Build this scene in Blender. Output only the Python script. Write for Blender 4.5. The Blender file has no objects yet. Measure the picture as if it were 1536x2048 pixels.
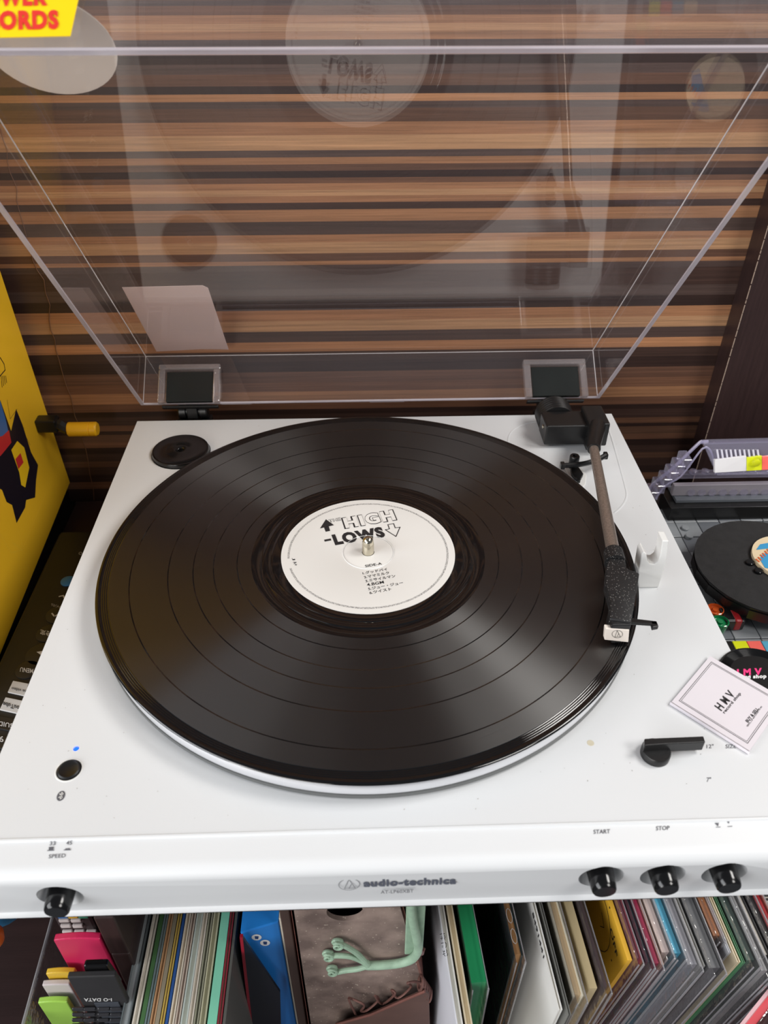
import bpy, bmesh, math, random
import numpy as np
from mathutils import Vector, Matrix

random.seed(7)
S = bpy.context.scene
COL = S.collection
PI = math.pi

# ------------------------------------------------------------------ camera
CAM = Vector((-.0019, -.3454, .3105)); ROT = (.9111, -.0006, -.0314); FPX = 1580.4
cd = bpy.data.cameras.new('camera'); cam = bpy.data.objects.new('camera', cd); COL.objects.link(cam)
cam.location = CAM; cam.rotation_euler = ROT
cd.sensor_fit = 'VERTICAL'; cd.sensor_height = 24; cd.lens = FPX/2048*24; cd.clip_start = .01
cd.dof.use_dof = True; cd.dof.focus_distance = .47; cd.dof.aperture_fstop = 9
S.camera = cam

# ------------------------------------------------------------------ world, lights, exposure
w = bpy.data.worlds.new('room_light'); S.world = w; w.use_nodes = True
w.node_tree.nodes['Background'].inputs[0].default_value = (.80, .84, .92, 1)
w.node_tree.nodes['Background'].inputs[1].default_value = .16

def area(name, loc, target, size, power, col, sy=None):
    l = bpy.data.lights.new(name, 'AREA'); l.energy = power; l.color = col; l.size = size
    if sy: l.shape = 'RECTANGLE'; l.size_y = sy
    o = bpy.data.objects.new(name, l); COL.objects.link(o); o.location = loc
    o.rotation_euler = (Vector(target)-Vector(loc)).to_track_quat('-Z', 'Y').to_euler()
    return o
area('window_light', (-1.60, -.80, .80), (.05, 0, 0), 1.5, 28, (.95, .97, 1.0), 1.0)
area('ceiling_light', (1.10, .02, 1.25), (.05, .05, 0), .5, 14, (1.0, .97, .93))
area('front_lamp', (.80, -.62, .95), (.2, .2, .1), .4, 6.5, (1.0, .97, .93))
area('lower_fill_light', (-.75, -1.35, .30), (0, -.15, -.1), .9, 10, (1.0, .97, .93), .6)  # added fill to brighten the sleeves and plinth front; no real lamp here
S.view_settings.view_transform = 'Standard'; S.view_settings.look = 'None'
S.view_settings.gamma = 1; S.view_settings.use_curve_mapping = False
S.view_settings.exposure = 0.0

# ------------------------------------------------------------------ helpers
RM = Matrix.Rotation(ROT[2], 3, 'Z') @ Matrix.Rotation(ROT[1], 3, 'Y') @ Matrix.Rotation(ROT[0], 3, 'X')
def at(u, v, axis, val):
    """the point of the plane axis = val seen at pixel (u, v): used for measuring"""
    d = RM @ Vector(((u-768)/FPX, (1024-v)/FPX, -1))
    return CAM + d*((val-CAM[axis])/d[axis])

def lin(c):
    c = [x/255 for x in c[:3]]
    return tuple([(x/12.92 if x <= .04045 else ((x+.055)/1.055)**2.4) for x in c])+(1,)

class G:
    def __init__(s, name):
        s.m = bpy.data.materials.new(name); s.m.use_nodes = True; s.t = s.m.node_tree
        s.b = s.t.nodes['Principled BSDF']; s.out = s.t.nodes['Material Output']
    def n(s, kind, **k):
        x = s.t.nodes.new(kind)
        for a, v in k.items(): setattr(x, a, v)
        return x
    def l(s, a, b): s.t.links.new(a, b)
    def math(s, op, a, b=None, c=None):
        x = s.n('ShaderNodeMath', operation=op)
        for i, v in enumerate((a, b, c)):
            if v is None: continue
            if isinstance(v, (int, float)): x.inputs[i].default_value = v
            else: s.l(v, x.inputs[i])
        return x.outputs[0]

MC = {}
def paper(name, col, through=.5):
    """thin paper that lets light through from behind"""
    g = G(name); g.b.inputs['Base Color'].default_value = lin(col); g.b.inputs['Roughness'].default_value = .6
    tl = g.n('ShaderNodeBsdfTranslucent'); tl.inputs[0].default_value = lin(col)
    nz = g.n('ShaderNodeTexNoise'); nz.inputs['Scale'].default_value = 90; bp = g.n('ShaderNodeBump'); bp.inputs['Strength'].default_value = .1; bp.inputs['Distance'].default_value = .0005
    g.l(nz.outputs[0], bp.inputs['Height']); g.l(bp.outputs[0], g.b.inputs['Normal'])
    m = g.n('ShaderNodeMixShader'); m.inputs[0].default_value = through
    g.l(g.b.outputs[0], m.inputs[1]); g.l(tl.outputs[0], m.inputs[2]); g.l(m.outputs[0], g.out.inputs[0])
    return g.m

def mat(name, col, rough=.5, metal=0, var=.06, scale=40, bump=0, bscale=300, coat=0, stretch=None, spec=.5, emit=None):
    if name in MC: return MC[name]
    g = G(name); b = g.b
    c = lin(col)
    tc = g.n('ShaderNodeTexCoord'); vec = tc.outputs['Object']
    if stretch:
        mp = g.n('ShaderNodeMapping'); mp.inputs['Scale'].default_value = stretch; g.l(vec, mp.inputs[0]); vec = mp.outputs[0]
    nz = g.n('ShaderNodeTexNoise'); nz.inputs['Scale'].default_value = scale; nz.inputs['Detail'].default_value = 4
    g.l(vec, nz.inputs['Vector'])
    mx = g.n('ShaderNodeMix', data_type='RGBA')
    mx.inputs[6].default_value = tuple(x*(1-var*2) for x in c[:3])+(1,)
    mx.inputs[7].default_value = tuple(min(1, x*(1+var*2)) for x in c[:3])+(1,)
    g.l(nz.outputs[0], mx.inputs[0]); g.l(mx.outputs[2], b.inputs['Base Color'])
    b.inputs['Roughness'].default_value = rough; b.inputs['Metallic'].default_value = metal
    b.inputs['Coat Weight'].default_value = coat; b.inputs['Coat Roughness'].default_value = .08
    b.inputs['Specular IOR Level'].default_value = spec
    if emit:
        b.inputs['Emission Color'].default_value = lin(col); b.inputs['Emission Strength'].default_value = emit
    if bump:
        n2 = g.n('ShaderNodeTexNoise'); n2.inputs['Scale'].default_value = bscale; n2.inputs['Detail'].default_value = 3
        g.l(vec, n2.inputs['Vector'])
        bp = g.n('ShaderNodeBump'); bp.inputs['Strength'].default_value = bump; bp.inputs['Distance'].default_value = .0005
        g.l(n2.outputs[0], bp.inputs['Height']); g.l(bp.outputs[0], b.inputs['Normal'])
    MC[name] = g.m
    return g.m

def clear(name, tint=(1, 1, 1), milk=.0, rough=.0, f0=.04, milkcol=(220, 215, 225), crumple=0):
    """clear plastic sheet: passes light straight, reflects by Schlick's law, a little dusty haze"""
    if name in MC: return MC[name]
    g = G(name); g.t.nodes.remove(g.b)
    geo = g.n('ShaderNodeNewGeometry')
    dp = g.n('ShaderNodeVectorMath', operation='DOT_PRODUCT'); g.l(geo.outputs['Incoming'], dp.inputs[0]); g.l(geo.outputs['Normal'], dp.inputs[1])
    c = g.math('ABSOLUTE', dp.outputs['Value'])
    f = g.math('POWER', g.math('SUBTRACT', 1.0, c), 5.0)
    f = g.math('MULTIPLY_ADD', f, 1-f0, f0)
    tr = g.n('ShaderNodeBsdfTransparent'); tr.inputs[0].default_value = tuple(tint)+(1,)
    gl = g.n('ShaderNodeBsdfGlossy'); gl.inputs['Roughness'].default_value = rough
    if crumple:
        tq = g.n('ShaderNodeTexCoord'); nq = g.n('ShaderNodeTexNoise'); nq.inputs['Scale'].default_value = 110; nq.inputs['Detail'].default_value = 3
        bq = g.n('ShaderNodeBump'); bq.inputs['Strength'].default_value = crumple; bq.inputs['Distance'].default_value = .003
        g.l(tq.outputs['Object'], nq.inputs['Vector']); g.l(nq.outputs[0], bq.inputs['Height']); g.l(bq.outputs[0], gl.inputs['Normal'])
    df = g.n('ShaderNodeBsdfDiffuse'); df.inputs[0].default_value = lin(milkcol)
    m1 = g.n('ShaderNodeMixShader'); m2 = g.n('ShaderNodeMixShader')
    if milk:
        tc = g.n('ShaderNodeTexCoord'); nz = g.n('ShaderNodeTexNoise'); nz.inputs['Scale'].default_value = 25; nz.inputs['Detail'].default_value = 6
        g.l(tc.outputs['Object'], nz.inputs['Vector'])
        g.l(g.math('MULTIPLY', g.math('MULTIPLY_ADD', nz.outputs[0], .8, .6), milk), m1.inputs[0])
    else: m1.inputs[0].default_value = 0
    g.l(tr.outputs[0], m1.inputs[1]); g.l(df.outputs[0], m1.inputs[2])
    g.l(f, m2.inputs[0]); g.l(m1.outputs[0], m2.inputs[1]); g.l(gl.outputs[0], m2.inputs[2])
    g.l(m2.outputs[0], g.out.inputs[0])
    MC[name] = g.m
    return g.m

def tag(o, label=None, cat=None, group=None, kind=None):
    if label: o['label'] = label
    if cat: o['category'] = cat
    if group: o['group'] = group
    if kind: o['kind'] = kind
    return o
def empty(name, loc=(0, 0, 0), label=None, cat=None, group=None):
    o = bpy.data.objects.new(name, None); o.empty_display_size = .02; COL.objects.link(o); o.location = loc
    return tag(o, label, cat, group)
def link(name, me, m, parent=None, smooth=False):
    o = bpy.data.objects.new(name, me); COL.objects.link(o)
    if m is not None:
        me.materials.clear()
        for x in (m if isinstance(m, (list, tuple)) else [m]): me.materials.append(x)
    if smooth:
        for p in me.polygons: p.use_smooth = True
    if parent is not None:
        par_to(o, parent)
    return o
def worldloc(o):
    v = Vector((0, 0, 0))
    while o is not None: v += o.location; o = o.parent
    return v
def par_to(o, parent):
    # meshes are written in world coordinates; empties only ever translate
    o.parent = parent; o.location = o.location - worldloc(parent)
def obj(name, bm, m, parent=None, smooth=False, sharp=35):
    bmesh.ops.recalc_face_normals(bm, faces=bm.faces)
    me = bpy.data.meshes.new(name); bm.to_mesh(me); bm.free()
    o = link(name, me, m, parent)
    if smooth:
        for p in me.polygons: p.use_smooth = True
        try: me.set_sharp_from_angle(angle=math.radians(sharp))
        except Exception: pass
    return o
def B(): return bmesh.new()
def bev(bm, w, seg=2):
    if w > 0:
        bmesh.ops.bevel(bm, geom=list(bm.edges), offset=w, segments=seg, affect='EDGES', profile=.5, clamp_overlap=True)
    return bm
def box(x0, x1, y0, y1, z0, z1, bv=0, seg=2, bm=None):
    t = B()
    bmesh.ops.create_cube(t, size=1)
    for v in t.verts: v.co = Vector((x0+(v.co.x+.5)*(x1-x0), y0+(v.co.y+.5)*(y1-y0), z0+(v.co.z+.5)*(z1-z0)))
    bev(t, bv, seg)
    return merge(bm, t)
def merge(bm, t):
    if bm is None: return t
    me = bpy.data.meshes.new('tmp'); t.to_mesh(me); t.free(); bm.from_mesh(me); bpy.data.meshes.remove(me)
    return bm
def hexa(p, bv=0, bm=None, seg=2):
    """box from 8 corners: bottom 4 in a loop then top 4"""
    t = B(); v = [t.verts.new(q) for q in p]
    for f in ((3, 2, 1, 0), (4, 5, 6, 7), (0, 1, 5, 4), (1, 2, 6, 5), (2, 3, 7, 6), (3, 0, 4, 7)): t.faces.new([v[i] for i in f])
    bmesh.ops.recalc_face_normals(t, faces=t.faces); bev(t, bv, seg)
    return merge(bm, t)
def prism(pts, off, bv=0, bm=None, seg=2):
    """polygon (3-D points) pushed along the vector off"""
    t = B(); off = Vector(off)
    a = [t.verts.new(Vector(q)) for q in pts]; b = [t.verts.new(Vector(q)+off) for q in pts]
    n = len(pts); t.faces.new(a); t.faces.new(b[::-1])
    for i in range(n): t.faces.new((a[i], b[i], b[(i+1) % n], a[(i+1) % n]))
    bmesh.ops.recalc_face_normals(t, faces=t.faces); bev(t, bv, seg)
    return merge(bm, t)
def lathe(prof, n=64, c=(0, 0, 0), axis='Z', bm=None, closed=False):
    """profile of (r, h) turned about an axis through c"""
    t = B(); rings = []
    for r, h in prof:
        ring = []
        for i in range(n if r > 1e-9 else 1):
            a = 2*PI*i/n; x, y = r*math.cos(a), r*math.sin(a)
            q = (x, y, h) if axis == 'Z' else ((x, h, y) if axis == 'Y' else (h, x, y))
            ring.append(t.verts.new(Vector(c)+Vector(q)))
        rings.append(ring)
    for a, b in zip(rings, rings[1:]+([rings[0]] if closed else [])):
        for i in range(n):
            j = (i+1) % n
            q = [a[i % len(a)], a[j % len(a)], b[j % len(b)], b[i % len(b)]]
            q = list(dict.fromkeys(q))
            if len(q) > 2: t.faces.new(q)
    bmesh.ops.recalc_face_normals(t, faces=t.faces)
    return merge(bm, t)
def tube(pts, rad, n=12, bm=None, flat=1.0):
    """round bar through pts; rad a number or one per point; capped"""
    t = B(); P = [Vector(p) for p in pts]
    if isinstance(rad, (int, float)): rad = [rad]*len(P)
    rings = []; up = None
    for i, p in enumerate(P):
        d = (P[min(i+1, len(P)-1)]-P[max(i-1, 0)]).normalized()
        if up is None:
            up = Vector((0, 0, 1)) if abs(d.z) < .9 else Vector((0, 1, 0))
        s = d.cross(up).normalized(); u2 = s.cross(d).normalized(); up = u2
        rings.append([t.verts.new(p+s*math.cos(2*PI*k/n)*rad[i]+u2*math.sin(2*PI*k/n)*rad[i]*flat) for k in range(n)])
    for a, b in zip(rings, rings[1:]):
        for k in range(n): t.faces.new((a[k], a[(k+1) % n], b[(k+1) % n], b[k]))
    t.faces.new(rings[0][::-1]); t.faces.new(rings[-1])
    return merge(bm, t)
def smoothpath(pts, k=6):
    P = [Vector(p) for p in pts]; out = []
    for i in range(len(P)-1):
        a, b, c, d = P[max(i-1, 0)], P[i], P[i+1], P[min(i+2, len(P)-1)]
        for j in range(k):
            t = j/k
            out.append(.5*((2*b)+(c-a)*t+(2*a-5*b+4*c-d)*t*t+(3*b-a-3*c+d)*t**3))
    return out+[P[-1]]
def bool_cut(o, cutters):
    for c in cutters:
        md = o.modifiers.new('cut', 'BOOLEAN'); md.operation = 'DIFFERENCE'; md.object = c; md.solver = 'EXACT'
    bpy.context.view_layer.update()
    me = bpy.data.meshes.new_from_object(o.evaluated_get(bpy.context.evaluated_depsgraph_get()))
    old = o.data; o.modifiers.clear(); o.data = me; me.name = old.name
    for c in cutters: bpy.data.objects.remove(c)
    return o

_txt = {}
def text_mesh(s, bold=0.0):
    k = (s, bold)
    sp_ = 1+bold*2.6
    if k in _txt: return _txt[k]
    cu = bpy.data.curves.new('t', 'FONT'); cu.body = s; cu.size = 1; cu.offset = bold; cu.resolution_u = 3; cu.space_character = sp_
    o = bpy.data.objects.new('t', cu); COL.objects.link(o); bpy.context.view_layer.update()
    me = bpy.data.meshes.new_from_object(o.evaluated_get(bpy.context.evaluated_depsgraph_get()))
    vs = np.zeros(len(me.vertices)*3); me.vertices.foreach_get('co', vs); vs = vs.reshape(-1, 3)
    fs = [tuple(p.vertices) for p in me.polygons]
    bpy.data.objects.remove(o); bpy.data.curves.remove(cu); bpy.data.meshes.remove(me)
    _txt[k] = (vs, fs); return _txt[k]
def text(s, p0, p1, up, m, parent, name='lettering', bold=0.0, lift=.00012, spec=None):
    """words s set from p0 to p1 (ends of the base line), up = vector of the letters' height"""
    vs, fs = text_mesh(s, bold)
    p0, p1, up = Vector(p0), Vector(p1), Vector(up)
    x0, x1 = vs[:, 0].min(), vs[:, 0].max(); y0, y1 = vs[:, 1].min(), vs[:, 1].max()
    if spec: y0, y1 = spec
    r = (p1-p0); n = r.cross(up).normalized()*lift
    co = [p0+r*((v[0]-x0)/(x1-x0))+up*((v[1]-y0)/(y1-y0))+n for v in vs]
    me = bpy.data.meshes.new(name); me.from_pydata(co, [], fs)
    return link(name, me, m, parent)
def flat(polys, m, parent, name='lettering', n=(0, 0, 1), lift=.00012):
    """thin printed shapes: list of 3-D polygons lifted off their surface"""
    bm = B(); n = Vector(n).normalized()*lift
    for p in polys: bm.faces.new([bm.verts.new(Vector(q)+n) for q in p])
    me = bpy.data.meshes.new(name); bm.to_mesh(me); bm.free()
    return link(name, me, m, parent)
def stroke(pts, wd, nrm, closed=False):
    """quads of width wd along a flat polyline"""
    P = [Vector(p) for p in pts]; nrm = Vector(nrm).normalized(); out = []
    seg = list(zip(P, P[1:]))+([(P[-1], P[0])] if closed else [])
    for a, b in seg:
        d = (b-a).normalized(); s = d.cross(nrm)*wd/2; e = d*wd*.35
        out.append([a-s-e, a+s-e, b+s+e, b-s+e])
    return out

# ------------------------------------------------------------------ materials
WHITE = mat('white_satin_plastic', (222, 224, 226), .42, var=.012, scale=14, bump=.05, bscale=1500)
WHITE2 = mat('white_gloss_plastic', (232, 232, 230), .25, var=.01)
BLACK = mat('black_satin_plastic', (22, 22, 23), .35, var=.15, bump=.1, bscale=900)
BLACKG = mat('black_gloss_plastic', (14, 14, 15), .15, var=.1)
RUB = mat('black_matte_rubber', (20, 20, 21), .6, var=.2)
INK = mat('grey_ink', (92, 92, 98), .6)
INKD = mat('black_ink', (38, 36, 38), .6)
CHROME = mat('polished_steel', (205, 198, 180), .16, 1, var=.03)
EDGE = clear('acrylic_cut_edge', (.85, .83, .86), .50, .15, .14, (232, 224, 232))
ACRYL = clear('clear_acrylic_sheet', (.985, .98, .98), .014, .0, .066)
BEAD = clear('acrylic_corner_edge', (.8, .78, .8), .6, .1, .2, (250, 244, 246))

# ------------------------------------------------------------------ setting: striped wall
YW = .214
g = G('striped_wood_print')
att = g.n('ShaderNodeVertexColor', layer_name='stripe')
tc = g.n('ShaderNodeTexCoord'); mp = g.n('ShaderNodeMapping'); mp.inputs['Scale'].default_value = (6, 1, 420)
g.l(tc.outputs['Object'], mp.inputs[0])
n1 = g.n('ShaderNodeTexNoise'); n1.inputs['Scale'].default_value = 1.6; n1.inputs['Detail'].default_value = 7; n1.inputs['Roughness'].default_value = .7
g.l(mp.outputs[0], n1.inputs['Vector'])
k = g.math('MULTIPLY_ADD', n1.outputs[0], 1.7, .17)
mx = g.n('ShaderNodeMix', data_type='RGBA', blend_type='MULTIPLY'); mx.inputs[0].default_value = 1
g.l(att.outputs[0], mx.inputs[6]); cr = g.n('ShaderNodeCombineColor')
for i in range(3): g.l(k, cr.inputs[i])
g.l(cr.outputs[0], mx.inputs[7]); g.l(mx.outputs[2], g.b.inputs['Base Color'])
g.b.inputs['Roughness'].default_value = .48
bpn = g.n('ShaderNodeBump'); bpn.inputs['Strength'].default_value = .12; bpn.inputs['Distance'].default_value = .0004
g.l(n1.outputs[0], bpn.inputs['Height']); g.l(bpn.outputs[0], g.b.inputs['Normal'])
STRIPE = g.m
pal = {'K': (52, 35, 30), 'D': (68, 48, 41), 'G': (84, 66, 60), 'M': (98, 69, 54), 'N': (114, 79, 60), 'L': (164, 117, 84), 'T': (190, 145, 107), 'O': (176, 125, 88)}
# (pixel row in column u, tone that starts there), read downwards
rows = [(960, 0, 'G'), (960, 10, 'N'), (960, 29, 'L'), (960, 46, 'T'), (960, 61, 'L'), (960, 78, 'G'), (960, 92, 'L'), (960, 108, 'K'), (960, 127, 'G'), (960, 147, 'M'), (960, 170, 'K'),
        (960, 186, 'O'), (960, 201, 'G'), (960, 215, 'M'), (960, 242, 'L'), (960, 268, 'T'), (960, 298, 'G'), (960, 312, 'L'), (960, 326, 'M'), (960, 339, 'K'), (960, 353, 'N'), (960, 364, 'L'),
        (960, 377, 'T'), (960, 389, 'L'), (960, 402, 'D'), (960, 416, 'L'), (960, 440, 'G'), (960, 466, 'L'),
        (1453, 476, 'T'), (1453, 498, 'M'), (1453, 513, 'L'), (1453, 521, 'G'), (1453, 533, 'D'), (1453, 568, 'G'), (1453, 589, 'K'), (1453, 610, 'O'), (1440, 631, 'T'), (1430, 652, 'G'),
        (1430, 673, 'O'), (1420, 692, 'D'), (1420, 711, 'K'), (1410, 732, 'M'), (1410, 753, 'N'), (1400, 771, 'L'), (1400, 791, 'N'), (1400, 806, 'K'), (1390, 816, 'D'), (1390, 833, 'N'), (1390, 844, 'K'),
        (1380, 851, 'M'), (1370, 866, 'N'), (1280, 878, 'K'), (1280, 890, 'D'), (1280, 905, 'M'), (1280, 916, 'D'), (1280, 931, 'K'), (1280, 945, 'N'), (1290, 958, 'K')]
zs = [(at(u, v, 1, YW).z, c) for u, v, c in rows]
ztop = zs[0][0]; up = []
rr = random.Random(3); z = .62
while z > ztop+.004:
    up.append((z, rr.choice('KDGMNLTO'))); z -= rr.uniform(.006, .016)
zs = up+zs; zend = at(180, 1004, 1, YW).z; zs.append((zend, 'K'))
# the lower rows are wider spread: keep order
zz = [zs[0]]
for a in zs[1:]:
    if a[0] < zz[-1][0]-.0005: zz.append(a)
me = bpy.data.meshes.new('wall_back'); V = []; F = []; C = []
nx = 40; X0, X1 = -.75, .95
rr = random.Random(5)
for (za, c), (zb, _) in zip(zz, zz[1:]):
    s = len(V); V += [(X0, YW, za), (X1, YW, za), (X1, YW, zb), (X0, YW, zb)]; F.append((s+3, s+2, s+1, s)); j = rr.uniform(.92, 1.08)
    C.append([min(1, q*j) for q in lin(pal[c])[:3]]+[1])
s = len(V); V += [(X0, YW, zend), (X1, YW, zend), (X1, YW, -.5), (X0, YW, -.5)]; F.append((s+3, s+2, s+1, s)); C.append(lin((34, 24, 22)))
s = len(V)
V += [(X0, YW+.012, -.5), (X1, YW+.012, -.5), (X1, YW+.012, .62), (X0, YW+.012, .62)]; F.append((s, s+1, s+2, s+3)); C.append(lin((90, 60, 45)))
me.from_pydata(V, [], F)
ca = me.color_attributes.new('stripe', 'BYTE_COLOR', 'CORNER')
for p, c in zip(me.polygons, C):
    for li in p.loop_indices: ca.data[li].color = c
wall = link('wall_back', me, STRIPE); tag(wall, 'wall covered with horizontally striped brown wood print behind the record player', kind='structure')
# crinkle in the wall covering, left
CRK = mat('crease_in_wall_print', (120, 86, 62), .5)
pts = [at(u, v, 1, YW-.0004) for u, v in [(0, 255), (14, 300), (20, 345), (34, 380), (38, 420), (52, 470), (62, 500), (74, 540), (88, 560), (100, 610), (98, 640), (110, 680), (118, 720), (132, 770), (146, 815), (158, 850), (172, 900), (180, 950), (188, 1000)]]
pp = []
for a, b in zip(pts, pts[1:]):
    pp += [a, (a+b)/2+Vector((random.uniform(-.0012, .0012), 0, 0))]
bm = tube(pp+[pts[-1]], .00028, 5); obj('crease', bm, CRK, wall)
obj('trim_strip', box(X0, X1, YW-.0012, YW, zend-.0006, zend+.0006), mat('pale_trim_line', (70, 58, 54), .5), wall)

# ------------------------------------------------------------------ the dark wooden shelf everything stands on
WOODD = mat('dark_brown_veneer', (50, 34, 33), .42, var=.22, scale=7, stretch=(1, 14, 90), bump=.15, bscale=60)
WOODV = mat('dark_brown_veneer_upright', (54, 38, 37), .42, var=.22, scale=7, stretch=(90, 60, 5), bump=.15, bscale=60)
ZB = -.104
shelf = empty('shelf_unit', (0, 0, -.45), 'dark brown wooden shelf unit that the record player and the boxed records stand in', 'shelf')
obj('top_board', box(-.6, .75, -.128, YW-.002, ZB-.018, ZB, .001), WOODD, shelf)
obj('bottom_board', box(-.6, .75, -.27, YW-.002, -.468, -.45, .001), WOODD, shelf)
pL = at(184, 1832, 1, -.158).x; pR = at(226, 1832, 1, -.158).x
obj('divider', box(pL, pR, -.158, YW-.004, -.45, ZB-.018, .0012), WOODV, shelf)
obj('divider_front', box(pL, pR, -.158, -.1285, ZB-.0178, -.082, .0008), WOODV, shelf)
obj('back_board', box(-.6, .75, YW-.014, YW-.002, -.45, ZB-.018), WOODV, shelf)
# upright cabinet, right
cab = empty('side_cabinet', (.5, .205, ZB), 'tall dark brown wood panel cabinet standing right of the record player', 'cabinet')
obj('front_panel', box(.2785, .75, .194, .1955, ZB, .5), WOODV, cab)
obj('body', box(.2785, .75, .1956, YW-.001, ZB, .5), WOODV, cab)
bm = B()
rr = random.Random(9); z = ZB+.002
while z < .5:
    L_ = rr.uniform(.002, .009); box(.27825, .27885, .19385, .1942, z, min(z+L_, .499), bm=bm); z += L_+rr.uniform(.0002, .0012)
tag(obj('chipped_edge', bm, mat('chipped_veneer_edge', (170, 150, 135), .6), cab), 'pale chipped veneer edge')

# ------------------------------------------------------------------ record player
XL, XR, YB, YF = -.1712, .1884, .1738, -.163
tt = empty('record_player', (0, 0, ZB), 'white record player with raised clear lid and a black record on its platter', 'record player')
prof = [(YB, -.045), (YB, -.002), (YB-.002, 0), (YF, 0), (YF-.0006, .0004), (YF-.0013, .0003), (YF-.0018, -.0006), (-.1735, -.0018)]
for i in range(7):
    a = i/6*PI*.5*.93; prof.append((-.1735-.0062*math.sin(a), -.0018-.0062*(1-math.cos(a))))
prof += [(-.1785, -.022), (-.1772, -.0345), (-.1782, -.0356), (-.1786, -.0368), (-.1780, -.0380), (-.1755, -.0385), (-.172, -.0385), (-.172, -.045)]
bm = B()
a_ = [bm.verts.new((XL, y, z)) for y, z in prof]; b_ = [bm.verts.new((XR, y, z)) for y, z in prof]
bm.faces.new(a_); bm.faces.new(b_[::-1]); n = len(prof)
for i in range(n): bm.faces.new((a_[i], b_[i], b_[(i+1) % n], a_[(i+1) % n]))
bmesh.ops.recalc_face_normals(bm, faces=bm.faces)
# round the two back corners in plan
ed = [e for e in bm.edges if abs(e.verts[0].co.x-e.verts[1].co.x) < 1e-6 and all(v.co.y > YB-.0005 for v in e.verts) and abs(e.verts[0].co.z-e.verts[1].co.z) > .02]
bmesh.ops.bevel(bm, geom=ed, offset=.007, segments=5, affect='EDGES', profile=.5)
pl = obj('plinth', bm, WHITE, tt)
KN = [(121, 1792), (1202, 1752), (1325, 1749), (1448, 1745)]
KC = [at(u, v, 1, -.1785) for u, v in KN]
cut = []
for c in KC:
    cut.append(obj('cut', lathe([(0, -.010), (.0098, -.010), (.0096, 0), (.0062, .0085), (0, .0085)], 40, (c.x, -.1785, c.z), 'Y'), WHITE))
    cut[-1].data.materials.clear()
BT = at(138, 1540, 2, 0)
cut.append(obj('cut', lathe([(0, .003), (.0060, .003), (.0060, -.004), (0, -.004)], 40, (BT.x, BT.y, 0)), None))
AD = Vector((-.1309, .1277, 0))
cut.append(obj('cut', lathe([(0, .003), (.0211, .003), (.0207, -.0012), (0, -.0012)], 48, (AD.x, AD.y, 0)), None))
LD = at(152, 1497, 2, 0)
cut.append(obj('cut', lathe([(0, .003), (.0019, .003), (.0012, -.0012), (0, -.0012)], 20, (LD.x, LD.y, 0)), None))
bool_cut(pl, cut)
pl.data.materials.clear(); pl.data.materials.append(WHITE)
for p in pl.data.polygons: p.use_smooth = True
try: pl.data.set_sharp_from_angle(angle=math.radians(28))
except Exception: pass
obj('lower_chassis', box(XL+.012, XR-.012, -.160, YB-.012, -.078, -.0445, .002), BLACK, tt)
for x in (XL+.04, XR-.04):
    for y in (-.118, YB-.045): obj('foot', lathe([(0, ZB), (.014, ZB), (.016, ZB+.004), (.015, -.0775), (0, -.0775)], 28, (x, y, 0)), RUB, tt, True)

# knobs
for i, c in enumerate(KC):
    kn = lathe([(0, -.0068), (.0046, -.0068), (.0051, -.0061), (.0054, -.0040), (.0058, .0070), (.0058, .0080), (0, .0080)], 36, (0, 0, 0), 'Y')
    rot = Matrix.Rotation(math.radians(3), 4, 'X')
    for v in kn.verts: v.co = (rot @ v.co)+Vector((c.x, -.1785, c.z))
    k_ = obj('control_knob', kn, BLACKG, tt, True)
# power button, light
obj('power_button', lathe([(0, .0006), (.0036, .0006), (.0044, .0010), (.0051, .0006), (.0052, -.0036), (0, -.0036)], 40, (BT.x, BT.y, 0)), BLACK, tt, True)
obj('button_ring', lathe([(.0055, -.0034), (.0055, .0001), (.0058, .0003), (.0062, .0001), (.00625, -.0001), (.0060, -.0034)], 48, (BT.x, BT.y, 0), closed=True), WHITE2, tt, True)
obj('indicator_light', lathe([(0, .0002), (.0008, .0000), (.0011, -.0008), (0, -.0010)], 20, (LD.x, LD.y, 0)), mat('blue_led', (20, 80, 255), .3, emit=2.2), tt, True)

# lettering on the plinth
def deck(u, v): return at(u, v, 2, 0)
def ptext(s, u0, v0, u1, v1, hgt, bold=.01, fn=deck, m=None, slant=0, parent=None):
    p0, p1 = fn(u0, v0), fn(u1, v1); um = fn((u0+u1)/2+hgt*slant, (v0+v1)/2-hgt)-fn((u0+u1)/2, (v0+v1)/2)
    return text(s, p0, p1, um, m or INK, parent or tt, bold=bold)
def slope(u, v):      # the gentle front slope of the plinth
    p0 = Vector((0, -.165, -.0005)); nn = Vector((0, -.0013, .0085)).normalized()
    d = RM @ Vector(((u-768)/FPX, (1024-v)/FPX, -1))
    return CAM+d*((p0-CAM).dot(nn)/d.dot(nn))
def face(u, v):       # the front face
    p0 = Vector((0, -.1793, -.0135)); nn = Vector((0, -.0270, .0013)).normalized()
    d = RM @ Vector(((u-768)/FPX, (1024-v)/FPX, -1))
    return CAM+d*((p0-CAM).dot(nn)/d.dot(nn))
ptext('SIZE', 1451, 1497, 1472, 1496.6, 8); ptext('12"', 1413, 1497, 1427, 1496.5, 8); ptext('7"', 1413, 1564, 1422, 1563.8, 9)
ptext('33', 99, 1691, 111, 1690.5, 8, fn=slope, slant=.15); ptext('45', 132, 1690, 144, 1689.5, 8, fn=slope, slant=.15)
ptext('SPEED', 97, 1717, 131, 1715, 8, fn=slope, slant=.15); ptext('START', 1187, 1668, 1220, 1667, 8.5, fn=slope); ptext('STOP', 1312, 1661, 1339, 1660, 8.5, fn=slope)
FN = (0, -.15, .99)
def fl(polys, fn, m=INK, nrm=FN, parent=None, name='printed_mark'): return flat([[fn(*q) for q in p] for p in polys], m, parent or tt, name, nrm)
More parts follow.
